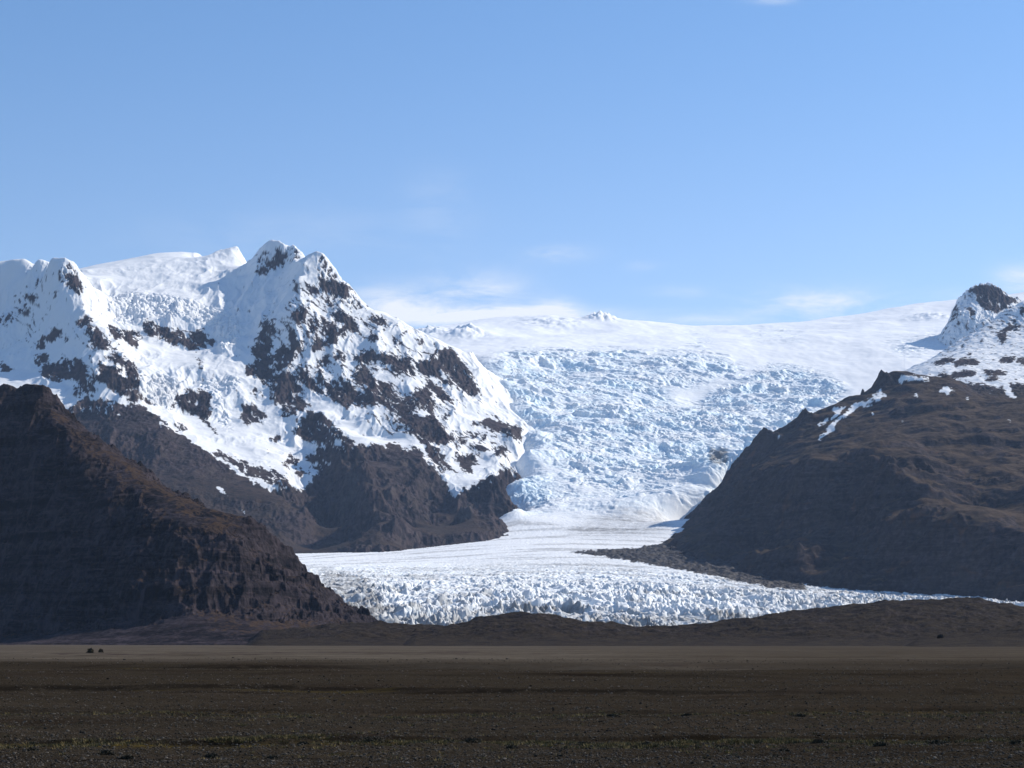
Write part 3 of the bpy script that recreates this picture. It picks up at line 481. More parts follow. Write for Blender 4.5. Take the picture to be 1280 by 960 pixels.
# ------------------------------------------------------------------ 4. snow slopes with thin rock bands behind the brown mountain
S_ter = Survey(line((1130, 470, 7500), (1160, 455, 7800), (1190, 437, 8050), (1215, 418, 8200), (1240, 402, 8300), (1260, 388, 8350), (1285, 375, 8400), (1330, 360, 8450)) +
    [(1215, 435, 7950), (1240, 436, 7850), (1255, 420, 8050), (1270, 410, 8150), (1290, 400, 8200), (1222, 438, 7800), (1250, 440, 7720), (1280, 432, 7800), (1330, 420, 7900), (1190, 450, 7500), (1230, 452, 7400), (1270, 450, 7400), (1330, 445, 7400),
     (1160, 462, 7300), (1190, 464, 7150), (1230, 464, 7050), (1270, 464, 7050), (1330, 462, 7050), (1165, 474, 7050), (1200, 478, 6850), (1240, 476, 6800), (1280, 476, 6800), (1330, 476, 6800), (1190, 492, 6650), (1230, 492, 6550), (1280, 494, 6450), (1330, 494, 6450),
     (1220, 512, 6300), (1280, 520, 6100), (1330, 520, 6100), (1150, 500, 6600), (1110, 520, 6600), (1110, 480, 7600), (1150, 470, 8400), (1200, 450, 8700), (1280, 420, 8900), (1330, 400, 8900)], 25.)
tc = Chart(1)
for t, txt, val in [('I', '550,740 640,690 730,690 700,720 620,730', .1), ('I', '720,730 780,695 920,710 910,735 740,745', .05), ('I', '820,660 850,650 870,665', .1), ('I', '1080,700 1140,680 1220,685 1180,715 1100,720', .15),
    ('I', '590,820 640,810 690,830 680,860 620,840', .1), ('I', '700,820 780,795 900,795 890,820 820,830 710,850', .08), ('I', '940,790 1080,785 1160,820 1100,820 990,820', .12), ('I', '970,850 1060,840 1080,860 1000,870', .15),
    ('I', '1110,480 1160,420 1260,430 1230,450 1150,470', .15), ('I', '1070,490 1110,480 1150,500 1100,580', .3), ('I', '1240,310 1280,290 1330,300 1280,330', .1), ('I', '1220,700 1280,690 1340,740 1260,740', .2), ('I', '1180,400 1220,360 1200,390', .2),
    ('J', '690,160 740,190 860,190 960,205 1110,235 1140,300 1180,310 1190,350 1060,340 960,310 850,290 760,230', .05), ('J', '1150,190 1340,200 1340,310 1230,310 1190,250 1180,210', .15), ('J', '700,300 900,310 1150,360 1340,370 1340,960 600,960', 0),
    ('J', '1000,240 1050,240 1010,310 975,320', .75), ('J', '1060,280 1085,290 1050,345 1030,340', .6), ('J', '1120,340 1190,310 1160,360', .8), ('J', '1230,315 1340,320 1340,350 1260,345', .9)]: tc.poly(t, txt, val)
tc.blur(1.4)
X, Y = grid(1100, 1335, .8, np.arange(6100, 8900, 4.))
Z = S_ter(X, Y); zx, zy = gradients(Z, X, Y); st = sst(.3, .8, np.hypot(zx, zy))
Z = Z + st * (22 * (ridged(X / 90, Y / 220, 4, 131) - .4)) + 5 * fbm(X / 60, Y / 60, 4, 133)
t0 = tc(X, Y, Z); Z = Z + (1 - t0) * 9 * (ridged(X / 30, Y / 30, 3, 135) - .2)
jx, jy = jitter(X, Y, Z, 2.4, 24)
snow = sst(.4, .58, tc(X, Y, Z, jx, jy) - .33 - .9 * st * sst(.6, .9, ridged((X + Z) / 40, (X - Z) / 130, 4, 139)) + .26 * fbm(X / 22, Y / 40, 4, 137))
o = mesh_obj('mountain', [(X, Y, Z)], dict(snow=[snow * .95], veg=[sst(7000, 6300, Y) * .8]), M_massif)
tag(o, 'snow slope with thin dark rock bands behind the brown mountain', 'mountain', 'structure')
print('right snow', time.time() - T0)

# ------------------------------------------------------------------ 5. the brown mountain on the right of the glacier
prof = line((822, 690, 5300), (838, 676, 5550), (850, 663, 5800), (862, 653, 5950), (880, 640, 6020), (900, 622, 6050), (922, 604, 6080), (938, 590, 6100), (945, 574, 6120), (949, 548, 6150), (956, 539, 6150), (978, 541, 6170), (991, 536, 6180), (997, 526, 6200), (1004, 516, 6200), (1020, 518, 6220),
            (1034, 508, 6250), (1050, 505, 6270), (1063, 495, 6290), (1076, 496, 6300), (1088, 493, 6310), (1100, 484, 6330), (1106, 475, 6340), (1114, 466, 6350), (1130, 465, 6380), (1150, 468, 6380), (1170, 472, 6350), (1190, 475, 6300), step=8)
rim = line((938, 598, 5600), (960, 594, 5400), (985, 588, 5200), (1010, 592, 5000), (1030, 580, 4980), (1062, 566, 4950), (1085, 572, 4750), (1110, 590, 4560), (1135, 588, 4560), (1150, 588, 4640), (1175, 600, 4540), (1205, 612, 4480), (1240, 604, 4560), (1290, 585, 4680), (1330, 580, 4720))
foot = line((862, 655, 5960), (838, 678, 5550), (822, 692, 5300), (866, 706, 5080), (900, 717, 4900), (950, 730, 4600), (1000, 740, 4380), (1060, 748, 4150), (1120, 751, 4020), (1200, 753, 3880), (1280, 756, 3720), (1330, 757, 3650))
fXYZ = np.array([at(*p) for p in foot])[::-1]; wall = []
for p in rim:
    if p[0] > 1120: continue
    x, y, z = at(*p); bx = np.interp(y, fXYZ[:, 1], fXYZ[:, 0]); bz = np.interp(y, fXYZ[:, 1], fXYZ[:, 2])
    for k, kz in ((.42, .27), (.76, .62)):
        X_ = bx + (x - bx) * k; Z_ = bz + (z - bz) * kz; wall.append((U0 + F * X_ / y, HZ - F * (Z_ - CAM) / y, y))
S_br = Survey(prof + rim + foot + wall +
    [(1150, 640, 4290), (1200, 660, 4170), (1250, 650, 4210), (1300, 640, 4230), (1150, 700, 4110), (1200, 710, 3985), (1250, 710, 3925), (1300, 705, 3880), (1110, 700, 4260), (1170, 625, 4360), (1230, 625, 4400),
     (960, 575, 5850), (985, 565, 5800), (1010, 560, 5700), (1040, 545, 5800), (1070, 525, 6000), (1095, 512, 6080), (1050, 555, 5450), (1090, 550, 5400), (1120, 500, 6080), (1140, 488, 6180), (1100, 530, 5800), (1130, 520, 5800), (1160, 500, 5980), (1185, 505, 5880),
     (1120, 478, 6300), (1150, 482, 6230), (1185, 486, 6130), (1190, 500, 5950), (1220, 520, 5650), (1160, 530, 5500), (1120, 550, 5250), (1150, 560, 5000), (1190, 545, 5250), (1230, 550, 5050), (1280, 530, 5400), (1330, 530, 5350), (1280, 560, 4950), (1200, 580, 4850), (1330, 560, 4950), (1130, 572, 4900), (1240, 580, 4850),
     (790, 720, 5750), (820, 735, 5200), (900, 760, 4500), (1000, 775, 4000), (1100, 780, 3750), (1200, 785, 3600), (1330, 790, 3450), (800, 700, 6100), (800, 720, 6800), (900, 650, 6800), (940, 600, 6900), (1000, 560, 6900), (1060, 540, 6900), (1130, 510, 6900), (1200, 510, 6700), (1330, 530, 6500), (1260, 505, 6250), (1330, 505, 6250)], 7.)
bc = Chart(0)
for t, txt, val in [('K', '700,390 760,375 830,365 780,410 760,440 710,480 690,470 740,420', 1), ('K', '860,350 910,345 930,370 850,430 760,480 720,540 740,550 650,610 600,640 595,610 650,590 670,540 700,500 780,450 850,390', 1), ('K', '580,520 670,460 680,480 590,540', .9),
    ('K', '910,350 1000,300 1100,220 1110,300 1020,370 940,380', .58), ('K', '1020,430 1050,420 1035,445', 1), ('K', '275,610 320,595 285,630', .9), ('J', '280,150 310,120 380,125 520,145 520,165 440,165 330,170 290,190', 1), ('J', '590,245 640,215 740,245 690,250 680,280 620,260', 1),
    ('J', '150,270 185,270 180,300 150,300', .7), ('J', '395,265 435,265 420,320', .7), ('J', '800,300 830,295 840,312 800,310', 1), ('J', '290,490 325,478 310,495', 1), ('J', '535,200 570,190 550,205', 1), ('J', '915,355 950,360 940,370', 1), ('J', '500,300 540,270 510,320', .6), ('J', '1130,480 1180,470 1180,495', .7)]: bc.poly(t, txt, val)
bc.blur(.8)
X, Y = grid(790, 1335, .85, np.arange(3450, 6700, 3.6))
wx = 40 * fbm(X / 300, Y / 300, 3, 141); wy = 40 * fbm(X / 300, Y / 300, 3, 143)
wb = sst(5500, 5000, Y) * 110; Z = S_br(X + .12 * wx + wb * fbm(X / 420, Y / 420, 3, 144), Y + .12 * wy + wb * fbm(X / 420, Y / 420, 3, 146)); zx, zy = gradients(Z, X, Y); sl = np.hypot(zx, zy); st = sst(.4, .9, sl)
# gullies run down the wall (towards -X), so they are narrow along Y
inner = sst(0, 60, (X - np.interp(Y, [p[1] for p in map(lambda q: at(*q), sorted(prof, key=lambda q: q[2]))], [p[0] for p in map(lambda q: at(*q), sorted(prof, key=lambda q: q[2]))])) + 1e4 * (Y < 5280))
Z = Z + inner * (1 - st) * (30 * (ridged((X + wx) / 520, (Y + wy) / 420, 3, 140, .4) - .5) + 5 * fbm(X / 90, Y / 90, 4, 142)) + st * (80 * (ridged((X + wx) / 420, (Y + wy) / 250, 5, 145) - .5) + 24 * (ridged((X + wx) / 120, (Y + wy) / 70, 4, 147) - .45)) + 6 * fbm(X / 120, Y / 120, 5, 149) + st * 6 * (ridged(X / 30, Y / 30, 3, 151) - .4)
bd = Z / 62 + .6 * fbm(X / 350, Y / 350, 3, 152); Z = Z + inner * (1 - st) * 16 * (sst(.3, .7, bd % 1) - bd % 1) * sst(-.3, .4, fbm(X / 200, Y / 200, 2, 154))
bed = Z / 46 + .5 * fbm(X / 400, Y / 400, 2, 153); Z = Z + st * 5 * (sst(.25, .6, bed % 1) - bed % 1)
px, py, pz = at(1078.5, 496, 6300); d = np.hypot(X - px, (Y - py) * .8); Z = np.maximum(Z, np.where(d < 12, pz - 6 + 36 * (1 - (d / 12) ** 1.6), -99))   # the rock needle on the crest
zx, zy = gradients(Z, X, Y); sl2 = np.hypot(zx, zy)
jx, jy = jitter(X, Y, Z, 2.2, 22)
snow = sst(.4, .58, bc(X, Y, Z, jx, jy) + .2 * fbm(X / 18, Y / 30, 4, 155) * (bc(X, Y, Z) > .05))
veg = sst(.95, .4, sl2 + .35 * fbm(X / 110, Y / 110, 4, 157))
o = mesh_obj('mountain', [(X, Y, Z)], dict(snow=[snow], veg=[veg]), M_right)
tag(o, 'brown heath topped mountain with shaded cliffs right of the glacier tongue', 'mountain', 'structure')
print('brown', time.time() - T0)

# ------------------------------------------------------------------ 6. the dark mountain in front on the left
skyl = line((-90, 500, 2530), (-40, 492, 2530), (-10, 487, 2530), (0, 482, 2530), (5, 480, 2530), (9, 485, 2530), (13, 481, 2530), (15, 492, 2530), (19, 502, 2530), (24, 490, 2530), (27, 482, 2530), (34, 480, 2530), (44, 481, 2525), (52, 484, 2520), (56, 495, 2515), (66, 508, 2505), (72, 513, 2500), (80, 519, 2490), (92, 533, 2470), (104, 548, 2450), (122, 563, 2440), (140, 575, 2430), (160, 590, 2420),
            (184, 607, 2410), (210, 620, 2405), (240, 630, 2400), (270, 638, 2390), (300, 645, 2370), (318, 649, 2360), (330, 656, 2355), (338, 670, 2350), (344, 684, 2345), (354, 698, 2340), (366, 708, 2335), (376, 718, 2330), (390, 728, 2325), (405, 744, 2320), (425, 762, 2310), (448, 776, 2300), (470, 786, 2290), step=4)
arete = line((30, 500, 2450), (55, 530, 2400), (80, 565, 2350), (105, 595, 2310), (130, 620, 2275), (160, 645, 2240), (190, 655, 2220), (205, 672, 2180))
gz = lambda Y: HZ + CAM * F / Y + .4
S_lm = Survey(skyl + arete +
    [(130, 590, 2370), (160, 610, 2335), (190, 630, 2300), (220, 640, 2300), (250, 645, 2310), (280, 652, 2290), (310, 662, 2270), (230, 660, 2215), (270, 667, 2205), (305, 680, 2200), (325, 700, 2210), (250, 690, 2150), (290, 700, 2160), (330, 722, 2180), (350, 735, 2190),
     (60, 600, 2300), (20, 560, 2360), (-40, 560, 2370), (40, 640, 2215), (0, 620, 2250), (90, 640, 2230), (130, 660, 2210), (170, 690, 2140), (210, 705, 2120), (100, 690, 2140), (50, 690, 2135), (0, 690, 2135), (-70, 680, 2150), (150, 725, 2085), (90, 730, 2070), (20, 735, 2065), (-70, 735, 2065), (200, 740, 2070), (260, 735, 2090), (310, 745, 2110), (360, 755, 2160), (390, 760, 2200),
     (0, 775, 1985), (60, 775, 1990), (120, 772, 2000), (180, 775, 2000), (240, 772, 2020), (300, 774, 2040), (350, 778, 2090), (400, 780, 2160), (-70, 775, 1985), (0, 791, 1900), (60, 788, 1910), (130, 786, 1915), (200, 792, 1900), (260, 786, 1920), (320, 792, 1950), (380, 793, 2000), (430, 795, 2080), (-70, 790, 1900),
     *[(u, gz(y), y) for u, y in ((-70, 1600), (0, 1600), (50, 1600), (100, 1600), (150, 1600), (200, 1600), (250, 1600), (300, 1620), (350, 1650), (400, 1720), (450, 1800), (500, 1900), (520, 2300))], (500, 803, 2500), (450, 800, 2700), (380, 760, 2700), (340, 710, 2750), (280, 680, 2800), (200, 650, 2850), (120, 600, 2900), (50, 550, 2950), (-80, 540, 2950), (520, 808, 2800), (500, 808, 3250), (420, 806, 3250), (340, 800, 3250), (250, 790, 3300)], 3., back=True, ease=.1)
X, Y = grid(-85, 500, .8, np.arange(1600, 3250, 1.9))
wx = 22 * fbm(X / 160, Y / 160, 3, 161); wy = 22 * fbm(X / 160, Y / 160, 3, 163)
Z = S_lm(X + .1 * wx, Y + .1 * wy); zx, zy = gradients(Z, X, Y); sl = np.hypot(zx, zy); st = sst(.25, .7, sl)
Z = Z + st * (30 * (ridged((X + wx) / 95, (Y + wy) / 220, 4, 165) - .62) + 11 * (ridged((X + wx) / 30, (Y + wy) / 60, 4, 167) - .52) + 3 * (ridged(X / 11, Y / 14, 3, 169) - .4)) + 1.2 * fbm(X / 20, Y / 20, 3, 171)
bed = Z / 17 + 1.1 * fbm(X / 260, Z / 60, 3, 173) + .3 * fbm(X / 30, Y / 30, 3, 174)
bw = sst(-.7, .3, fbm(X / 120, Z / 40, 3, 176))
Z = Z + st * (10. * (sst(.35, .65, bed % 1) - bed % 1)) * bw * (.5 + .5 * sst(60, 150, 210 - Z)) + st * 5 * (ridged((X + wx * .4) / 14, (Y + Z) / 24, 4, 178) - .5)
zx, zy = gradients(Z, X, Y); sl2 = np.hypot(zx, zy)
veg = sst(1.1, .5, sl2 + .3 * fbm(X / 60, Y / 60, 3, 175)) * (.25 + .75 * sst(.05, .45, -zx))
o = mesh_obj('mountain', [(X, Y, Z)], dict(snow=[X * 0], veg=[veg]), M_left)
tag(o, 'dark layered basalt mountain standing in front at the left edge', 'mountain', 'structure')
print('left', time.time() - T0)

# ------------------------------------------------------------------ 7. moraine hills in front of the ice
def hill(crest, label, seed, u0, u1, ybase, yb2, amp=3.):
    pts = line(*crest, step=14)
    pts += [(u, HZ + CAM * F / ybase, ybase) for u in range(u0, u1 + 1, 45)] + [(u, HZ + (CAM + 1.5) * F / (ybase - 200), ybase - 200) for u in range(u0, u1 + 1, 60)]
    pts += [(u, HZ + (v - HZ) * .55, y - (y - ybase) * .5) for u, v, y in crest[1:-1]]
    pts += [(u, 803 + 12, yb2) for u in range(u0, u1 + 1, 60)]
    S = Survey(pts, 12.); X, Y = grid(u0, u1, .9, np.arange(ybase - 120, yb2, 3.))
    Z = S(X, Y)
    edge = sst(u0, u0 + 40, U0 + F * X / Y) * sst(u1, u1 - 40, U0 + F * X / Y)
    Z = Z + sst(0, 12, Z) * (amp * (ridged(X / 70, Y / 110, 6, seed, .55) - .45) * 1.6 + amp * .8 * fbm(X / 30, Y / 30, 4, seed + 4)) * edge
    Z = Z * np.minimum(1, edge + .0) - 3 * (1 - edge) - .3
    zx, zy = gradients(Z, X, Y)
    veg = sst(.65, .15, np.hypot(zx, zy) + .25 * fbm(X / 50, Y / 50, 3, seed + 8))
    o = mesh_obj('hill', [(X, Y, Z)], dict(snow=[X * 0], veg=[veg]), M_moraine); tag(o, label, 'hill', 'structure')
hill([(300, 799, 1900), (340, 792, 1900), (400, 784, 1900), (440, 780, 1900), (470, 779, 1900), (509, 779, 1900), (535, 782, 1900), (560, 785.5, 1900), (600, 789, 1900), (650, 795, 1900), (700, 801, 1900)], 'low dark moraine hill at the foot of the dark left mountain', 181, 290, 720, 1300, 2250)
hill([(500, 800, 1750), (530, 792, 1750), (554, 786, 1750), (575, 781, 1750), (593, 776, 1750), (621, 769, 1750), (649, 766, 1750), (670, 768, 1750), (697, 771, 1750), (738, 778, 1750), (781, 784, 1750), (823, 787, 1750), (865, 792, 1750), (920, 800, 1750)], 'rounded dark moraine hill in front of the glacier snout, in the middle', 191, 480, 950, 1220, 2100)
hill([(740, 799, 1850), (781, 787, 1850), (823, 786, 1850), (865, 784, 1850), (907, 779, 1850), (949, 771.5, 1850), (1000, 764, 1850), (1050, 758, 1850), (1080, 756, 1850), (1110, 752, 1850), (1140, 750, 1850), (1165, 749.5, 1850), (1190, 748.5, 1850), (1215, 748, 1850), (1228, 750, 1850), (1242, 756, 1850), (1256, 761, 1850), (1275, 764, 1850), (1310, 766, 1850), (1370, 775, 1850)],
     'long dark moraine hill rising towards the right edge of the view', 201, 720, 1350, 1230, 2250)
hill([(1130, 803, 1250), (1180, 799, 1250), (1210, 795, 1250), (1240, 789, 1250), (1265, 783, 1250), (1290, 780, 1250), (1320, 781, 1250), (1400, 790, 1250)], 'small brown knoll at the foot of the long moraine hill on the right', 211, 1110, 1380, 1000, 1420, 2.)
print('hills', time.time() - T0)

# ------------------------------------------------------------------ 8. the outwash plain
v = np.r_[np.linspace(990, 830, 520), np.linspace(829.8, 806, 160), np.linspace(805.9, 803.3, 40)]
ys = CAM * F / (v - HZ); ys = np.r_[-300, -60, 0, 10, 20, 25, ys, 30000, 70000]
t = np.r_[[-3, -1.6, -.9, -.5], np.linspace(-.31, .31, 900), [.5, .9, 1.6, 3]]
Y = np.repeat(ys[:, None], len(t), 1); X = t[None] * np.maximum(Y, 28.) * np.where(Y < 28, 3.2, 1.)
near = sst(1500, 500, Y)
rel = near * (.10 * fbm(X / 9, Y / 5, 4, 221) + .2 * fbm(X / 60, Y / 24, 3, 225) * sst(20, 60, Y)) + .045 * fbm(X / .9, Y / .9, 3, 229) * sst(130, 50, Y)
def bank(yc, wob, h, w, seed):          # an old river bank: the ground beyond it lies h higher
    yy = Y - yc - wob * fbm(X / (yc * .35), X * 0 + seed * 3.7, 3, seed)
    return h * sst(-w, w, yy) * sst(yc * 5, yc * 1.5, Y), np.exp(-(yy / (w * 1.4)) ** 2), yy
moss = np.zeros_like(X); dark = np.zeros_like(X)
for yc, wob, h, w, sd, mo, dk in [(44.5, 1.2, .13, .35, 233, 1., 1.), (60, 3., .13, .6, 237, .35, .8), (79, 5., .2, .9, 241, .05, 1.), (104, 9., .15, 1.4, 243, 0, .5), (134, 8., .4, 2., 247, 0, 1.)]:
    a, g, yy = bank(yc, wob, h, w, sd); rel = rel + a
    brk = sst(-.35, .25, fbm(X / (yc * .22), Y / 30, 3, sd + 2)); dark = np.maximum(dark, g * dk * .75 * (.2 + .8 * brk)); moss = np.maximum(moss, np.exp(-((yy + w * 2.2) / (w * 1.7)) ** 2) * mo * (.3 + .7 * brk))
rel = rel - rel[(np.abs(Y - 30) < 6)].mean()
Z = np.where(Y > 20, rel, 0) * sst(70000, 900, Y)
tan = (1 - .42 * sst(-.06, .2, X / np.maximum(Y, 1))) * (1 - .8 * np.exp(-((Y - 229 - 14 * fbm(X / 60, X * 0 + 3.3, 3, 251)) / 7) ** 2) * sst(.05, -.12, X / np.maximum(Y, 1))) * sst(112, 178, Y - 26 * fbm(X / 70, Y / 60, 4, 249) - 8 * fbm(X / 47, X * 0 + 865.0, 3, 247))
o = mesh_obj('ground', [(X, Y, Z)], dict(moss=[moss], dark=[dark], tan=[tan]), None or bpy.data.materials.new('plain_gravel_and_heath'))
tag(o, 'flat dark gravel plain with strips of moss and a pale grassy band beyond', 'ground', 'structure')
ground = o; GX, GY, GZ = X, Y, Z
m = o.data.materials[0]; m.use_nodes = True; nt = m.node_tree; bs = nt.nodes['Principled BSDF']; b = NB(nt); p = b.pos()
g1 = b.noise(p, 14., 5, .75); g2 = b.noise(b.pos(.25, 1, 1), .35, 6, .65); g3 = b.noise(p, 2.2, 6, .7)
c = b.mix(b.ramp(g1, .3, .72), (.011, .0087, .006), (.056, .0445, .032))
c = b.mix(b.math('MULTIPLY', b.ramp(g2, .45, .7), .55), c, (.026, .018, .013))
c = b.mix(b.math('MULTIPLY', b.attr('moss'), b.ramp(g3, .35, .6)), c, b.mix(b.ramp(g1, .35, .65), (.035, .024, .006), (.12, .085, .02)))
c = b.mix(b.math('MULTIPLY', b.attr('dark'), b.ramp(b.noise(p, 1.1, 5, .7), .3, .55)), c, (.007, .006, .005))
st1 = b.noise(b.pos(.03, .55, 1), 1., 7, .7); st2 = b.noise(b.pos(.012, .16, 1), 1., 6, .65)
c = b.mix(b.math('MULTIPLY', b.ramp(st1, .5, .66), .7), c, (.01, .0075, .0055))
c = b.mix(b.math('MULTIPLY', b.ramp(st2, .52, .68), .5), c, (.05, .038, .028))
c = b.mix(b.math('MULTIPLY', b.ramp(b.noise(b.pos(.08, .4, 1), 1., 6, .7), .6, .7), .6), c, (.05, .037, .012))
tg = b.mix(b.ramp(b.noise(b.pos(.02, .09, 1), 1., 7, .65), .35, .7), (.062, .051, .04), (.108, .091, .072))
tg = b.mix(b.ramp(b.noise(b.pos(.004, .035, 1), 1., 5, .6), .6, .68), tg, (.04, .03, .028))
tg = b.mix(b.ramp(b.noise(p, .8, 5, .7), .45, .7), tg, (.07, .055, .042))
c = b.mix(b.attr('tan'), c, tg)
b.link(c, bs.inputs['Base Color']); bs.inputs['Roughness'].default_value = .95; bs.inputs['Specular IOR Level'].default_value = 0.
bp = b.n('ShaderNodeBump'); bp.inputs['Distance'].default_value = .06; b.link(b.noise(p, 9., 6, .75), bp.inputs['Height']); b.link(bp.outputs[0], bs.inputs['Normal'])

# height of the plain at a point (rows are constant in Y inside the frame)
rowY = GY[:, 450]; tcol = np.linspace(-.31, .31, 900)
def ground_z(x, y):
    r = np.clip(np.searchsorted(rowY, y), 1, len(rowY) - 1); f = np.clip((y - rowY[r - 1]) / (rowY[r] - rowY[r - 1]), 0, 1)
    c = np.clip(np.round((x / y + .31) / .62 * 899).astype(int), 0, 899) + 4
    return GZ[r - 1, c] * (1 - f) + GZ[r, c] * f

# loose stones, one piece of stuff
ph = (1 + 5 ** .5) / 2
ico = np.array([(-1, ph, 0), (1, ph, 0), (-1, -ph, 0), (1, -ph, 0), (0, -1, ph), (0, 1, ph), (0, -1, -ph), (0, 1, -ph), (ph, 0, -1), (ph, 0, 1), (-ph, 0, -1), (-ph, 0, 1)]) / 1.9
icf = np.array([(0, 11, 5), (0, 5, 1), (0, 1, 7), (0, 7, 10), (0, 10, 11), (1, 5, 9), (5, 11, 4), (11, 10, 2), (10, 7, 6), (7, 1, 8), (3, 9, 4), (3, 4, 2), (3, 2, 6), (3, 6, 8), (3, 8, 9), (4, 9, 5), (2, 4, 11), (6, 2, 10), (8, 6, 7), (9, 8, 1)])
N = 70000
vv = rng.random(N) ** .8 * 135 + 832; sy = CAM * F / (vv - HZ); sx = (rng.random(N) * .62 - .31) * sy
sz = ground_z(sx, sy)
size = np.clip(np.exp(rng.normal(-4.35, .38, N)), .008, .05) * (.8 + sy / 90)
dim = size[:, None] * (.7 + .6 * rng.random((N, 3))) * np.array([1.15, 1.0, .7])
an = rng.random(N) * 6.28; ca, sa = np.cos(an), np.sin(an)
P = ico[None] * (1 + .3 * (rng.random((N, 12, 1)) - .5)) * dim[:, None]
V = np.stack([P[..., 0] * ca[:, None] - P[..., 1] * sa[:, None] + sx[:, None], P[..., 0] * sa[:, None] + P[..., 1] * ca[:, None] + sy[:, None], P[..., 2] + (sz + dim[:, 2] * .25)[:, None]], -1).reshape(-1, 3)
Q = (icf[None] + (np.arange(N) * 12)[:, None, None]).reshape(-1, 3)
mst, nt, bs = new_mat('stone'); b = NB(nt)
tone = b.attr('tone'); c = b.mix(b.ramp(tone, 0., .75), (.015, .0125, .0098), (.068, .057, .046)); c = b.mix(b.ramp(tone, .84, 1.), c, (.14, .12, .1))
b.link(c, bs.inputs['Base Color']); bs.inputs['Roughness'].default_value = .85; bs.inputs['Specular IOR Level'].default_value = .05
o = raw_mesh('gravel', V, Q, dict(tone=np.repeat(rng.random(N), 12)), mst, False)
tag(o, 'loose dark grey stones scattered over the plain', 'gravel', 'stuff')

# low moss and grass cushions along the damp strip, one piece of stuff
N = 5200
yy = 44.2 - np.abs(rng.normal(0, .9, N)) + 0; k = rng.random(N)
yy = np.where(k < .22, 58.5 - np.abs(rng.normal(0, 1.6, N)), yy); yy = np.where(k > .9, 36 + 24 * rng.random(N), yy)
xx = (rng.random(N) * .62 - .31) * yy
keep = fbm(xx / 3.2, yy / 1.2, 3, 261) + .15 * rng.normal(0, 1, N) > .02; xx = xx[keep]; yy = yy[keep]; N = len(xx)
zz = ground_z(xx, yy); nb = 14                          # blades per cushion
an = rng.random((N, nb)) * 6.28; rr = np.sqrt(rng.random((N, nb))) * (.05 + .07 * rng.random((N, 1))); hh = .03 + .06 * rng.random((N, nb))
bx = xx[:, None] + rr * np.cos(an); by = yy[:, None] + rr * np.sin(an); w = .012; ta = rng.random((N, nb)) * 6.28
lean = .04
V = np.stack([np.stack([bx - w * np.cos(ta), by - w * np.sin(ta), zz[:, None] + 0 * bx - .01], -1), np.stack([bx + w * np.cos(ta), by + w * np.sin(ta), zz[:, None] + 0 * bx - .01], -1),
              np.stack([bx + lean * np.cos(an), by + lean * np.sin(an), zz[:, None] + hh], -1)], 2).reshape(-1, 3)
mg, nt, bs = new_mat('dry_moss_grass'); b = NB(nt); c = b.mix(b.ramp(b.attr('tone'), .1, .9), (.035, .03, .01), (.17, .12, .035)); b.link(c, bs.inputs['Base Color']); bs.inputs['Roughness'].default_value = .9
o = raw_mesh('grass', V, np.arange(len(V)).reshape(-1, 3), dict(tone=np.repeat(np.clip(rng.random(N) * .8 + .1, 0, 1), nb * 3)), mg, False)
tag(o, 'yellow green moss and dry grass in the damp strips of the plain', 'grass', 'stuff')

# ------------------------------------------------------------------ 9. small shrubs and boulders standing alone
msh, nt, bs = new_mat('dark_heath_leaves'); b = NB(nt); c = b.mix(b.attr('tone'), (.01, .009, .005), (.045, .034, .016)); b.link(c, bs.inputs['Base Color']); bs.inputs['Roughness'].default_value = .9
def shrub(name, x, y, rx, rz, seed, leaf, n):
    r = np.random.default_rng(seed); a = r.random(n) * 6.28; e = r.random(n) * 1.45; q = r.random(n) ** .4
    lump = 1 + .3 * np.sin(a * 3 + seed) * np.cos(e)
    c = np.stack([np.cos(a) * np.cos(e) * rx * q * lump, np.sin(a) * np.cos(e) * rx * .8 * q * lump, np.sin(e) * rz * q * lump], -1)
    d1 = r.normal(0, 1, (n, 3)); d1 /= np.linalg.norm(d1, axis=1)[:, None]; d2 = np.cross(d1, r.normal(0, 1, (n, 3))); d2 /= np.linalg.norm(d2, axis=1)[:, None]
    L = leaf * (.6 + .8 * r.random((n, 1)))
    V = np.stack([c - d1 * L, c + d2 * L * .5, c + d1 * L, c - d2 * L * .5], 1).reshape(-1, 3)
    o = raw_mesh(name, V, np.arange(n * 4).reshape(-1, 4), dict(tone=np.repeat(r.random(n), 4)), msh, False)
    o.location = (x, y, float(ground_z(np.array([x]), np.array([y]))[0]) - .03 * rz); return o
def place(u, v): Y = CAM * F / (v - HZ); return (u - U0) / F * Y, Y
GRP = 'low dark heath cushions along the mossy strip'
for i, (u, v, w, h) in enumerate([(465, 931, 46, 9), (590, 931, 26, 9), (562, 928, 22, 8), (730, 929, 30, 8), (132, 942, 26, 9), (160, 944, 18, 6), (265, 943, 24, 8), (640, 934, 14, 5), (1172, 932, 34, 7), (1270, 934, 20, 8), (1022, 931, 18, 7), (905, 933, 26, 6), (810, 931, 22, 6), (380, 932, 18, 6), (340, 946, 18, 6), (980, 936, 14, 5), (40, 936, 26, 7), (1100, 934, 20, 6), (765, 903, 18, 5), (860, 901, 16, 4), (1000, 902, 20, 5)]):
    x, y = place(u, v); s = y / F
    o = shrub('heath_shrub', x, y, w * s * .42, h * s * .7, 300 + i, .022, 900); tag(o, 'low dark heath cushion growing on the dark gravel plain', 'shrub', None, GRP)
for (u, v, w, h, sd, lb) in [(113, 818, 8, 6.5, 401, 'round dark bush at the foot of the dark left mountain, the larger of two'), (126, 817.5, 5, 4.5, 402, 'small dark bush right beside the larger one below the left mountain')]:
    x, y = place(u, v); s = y / F; tag(shrub('bush', x, y, w * s * .55, h * s, sd, .1 * s * 8, 700), lb, 'bush')
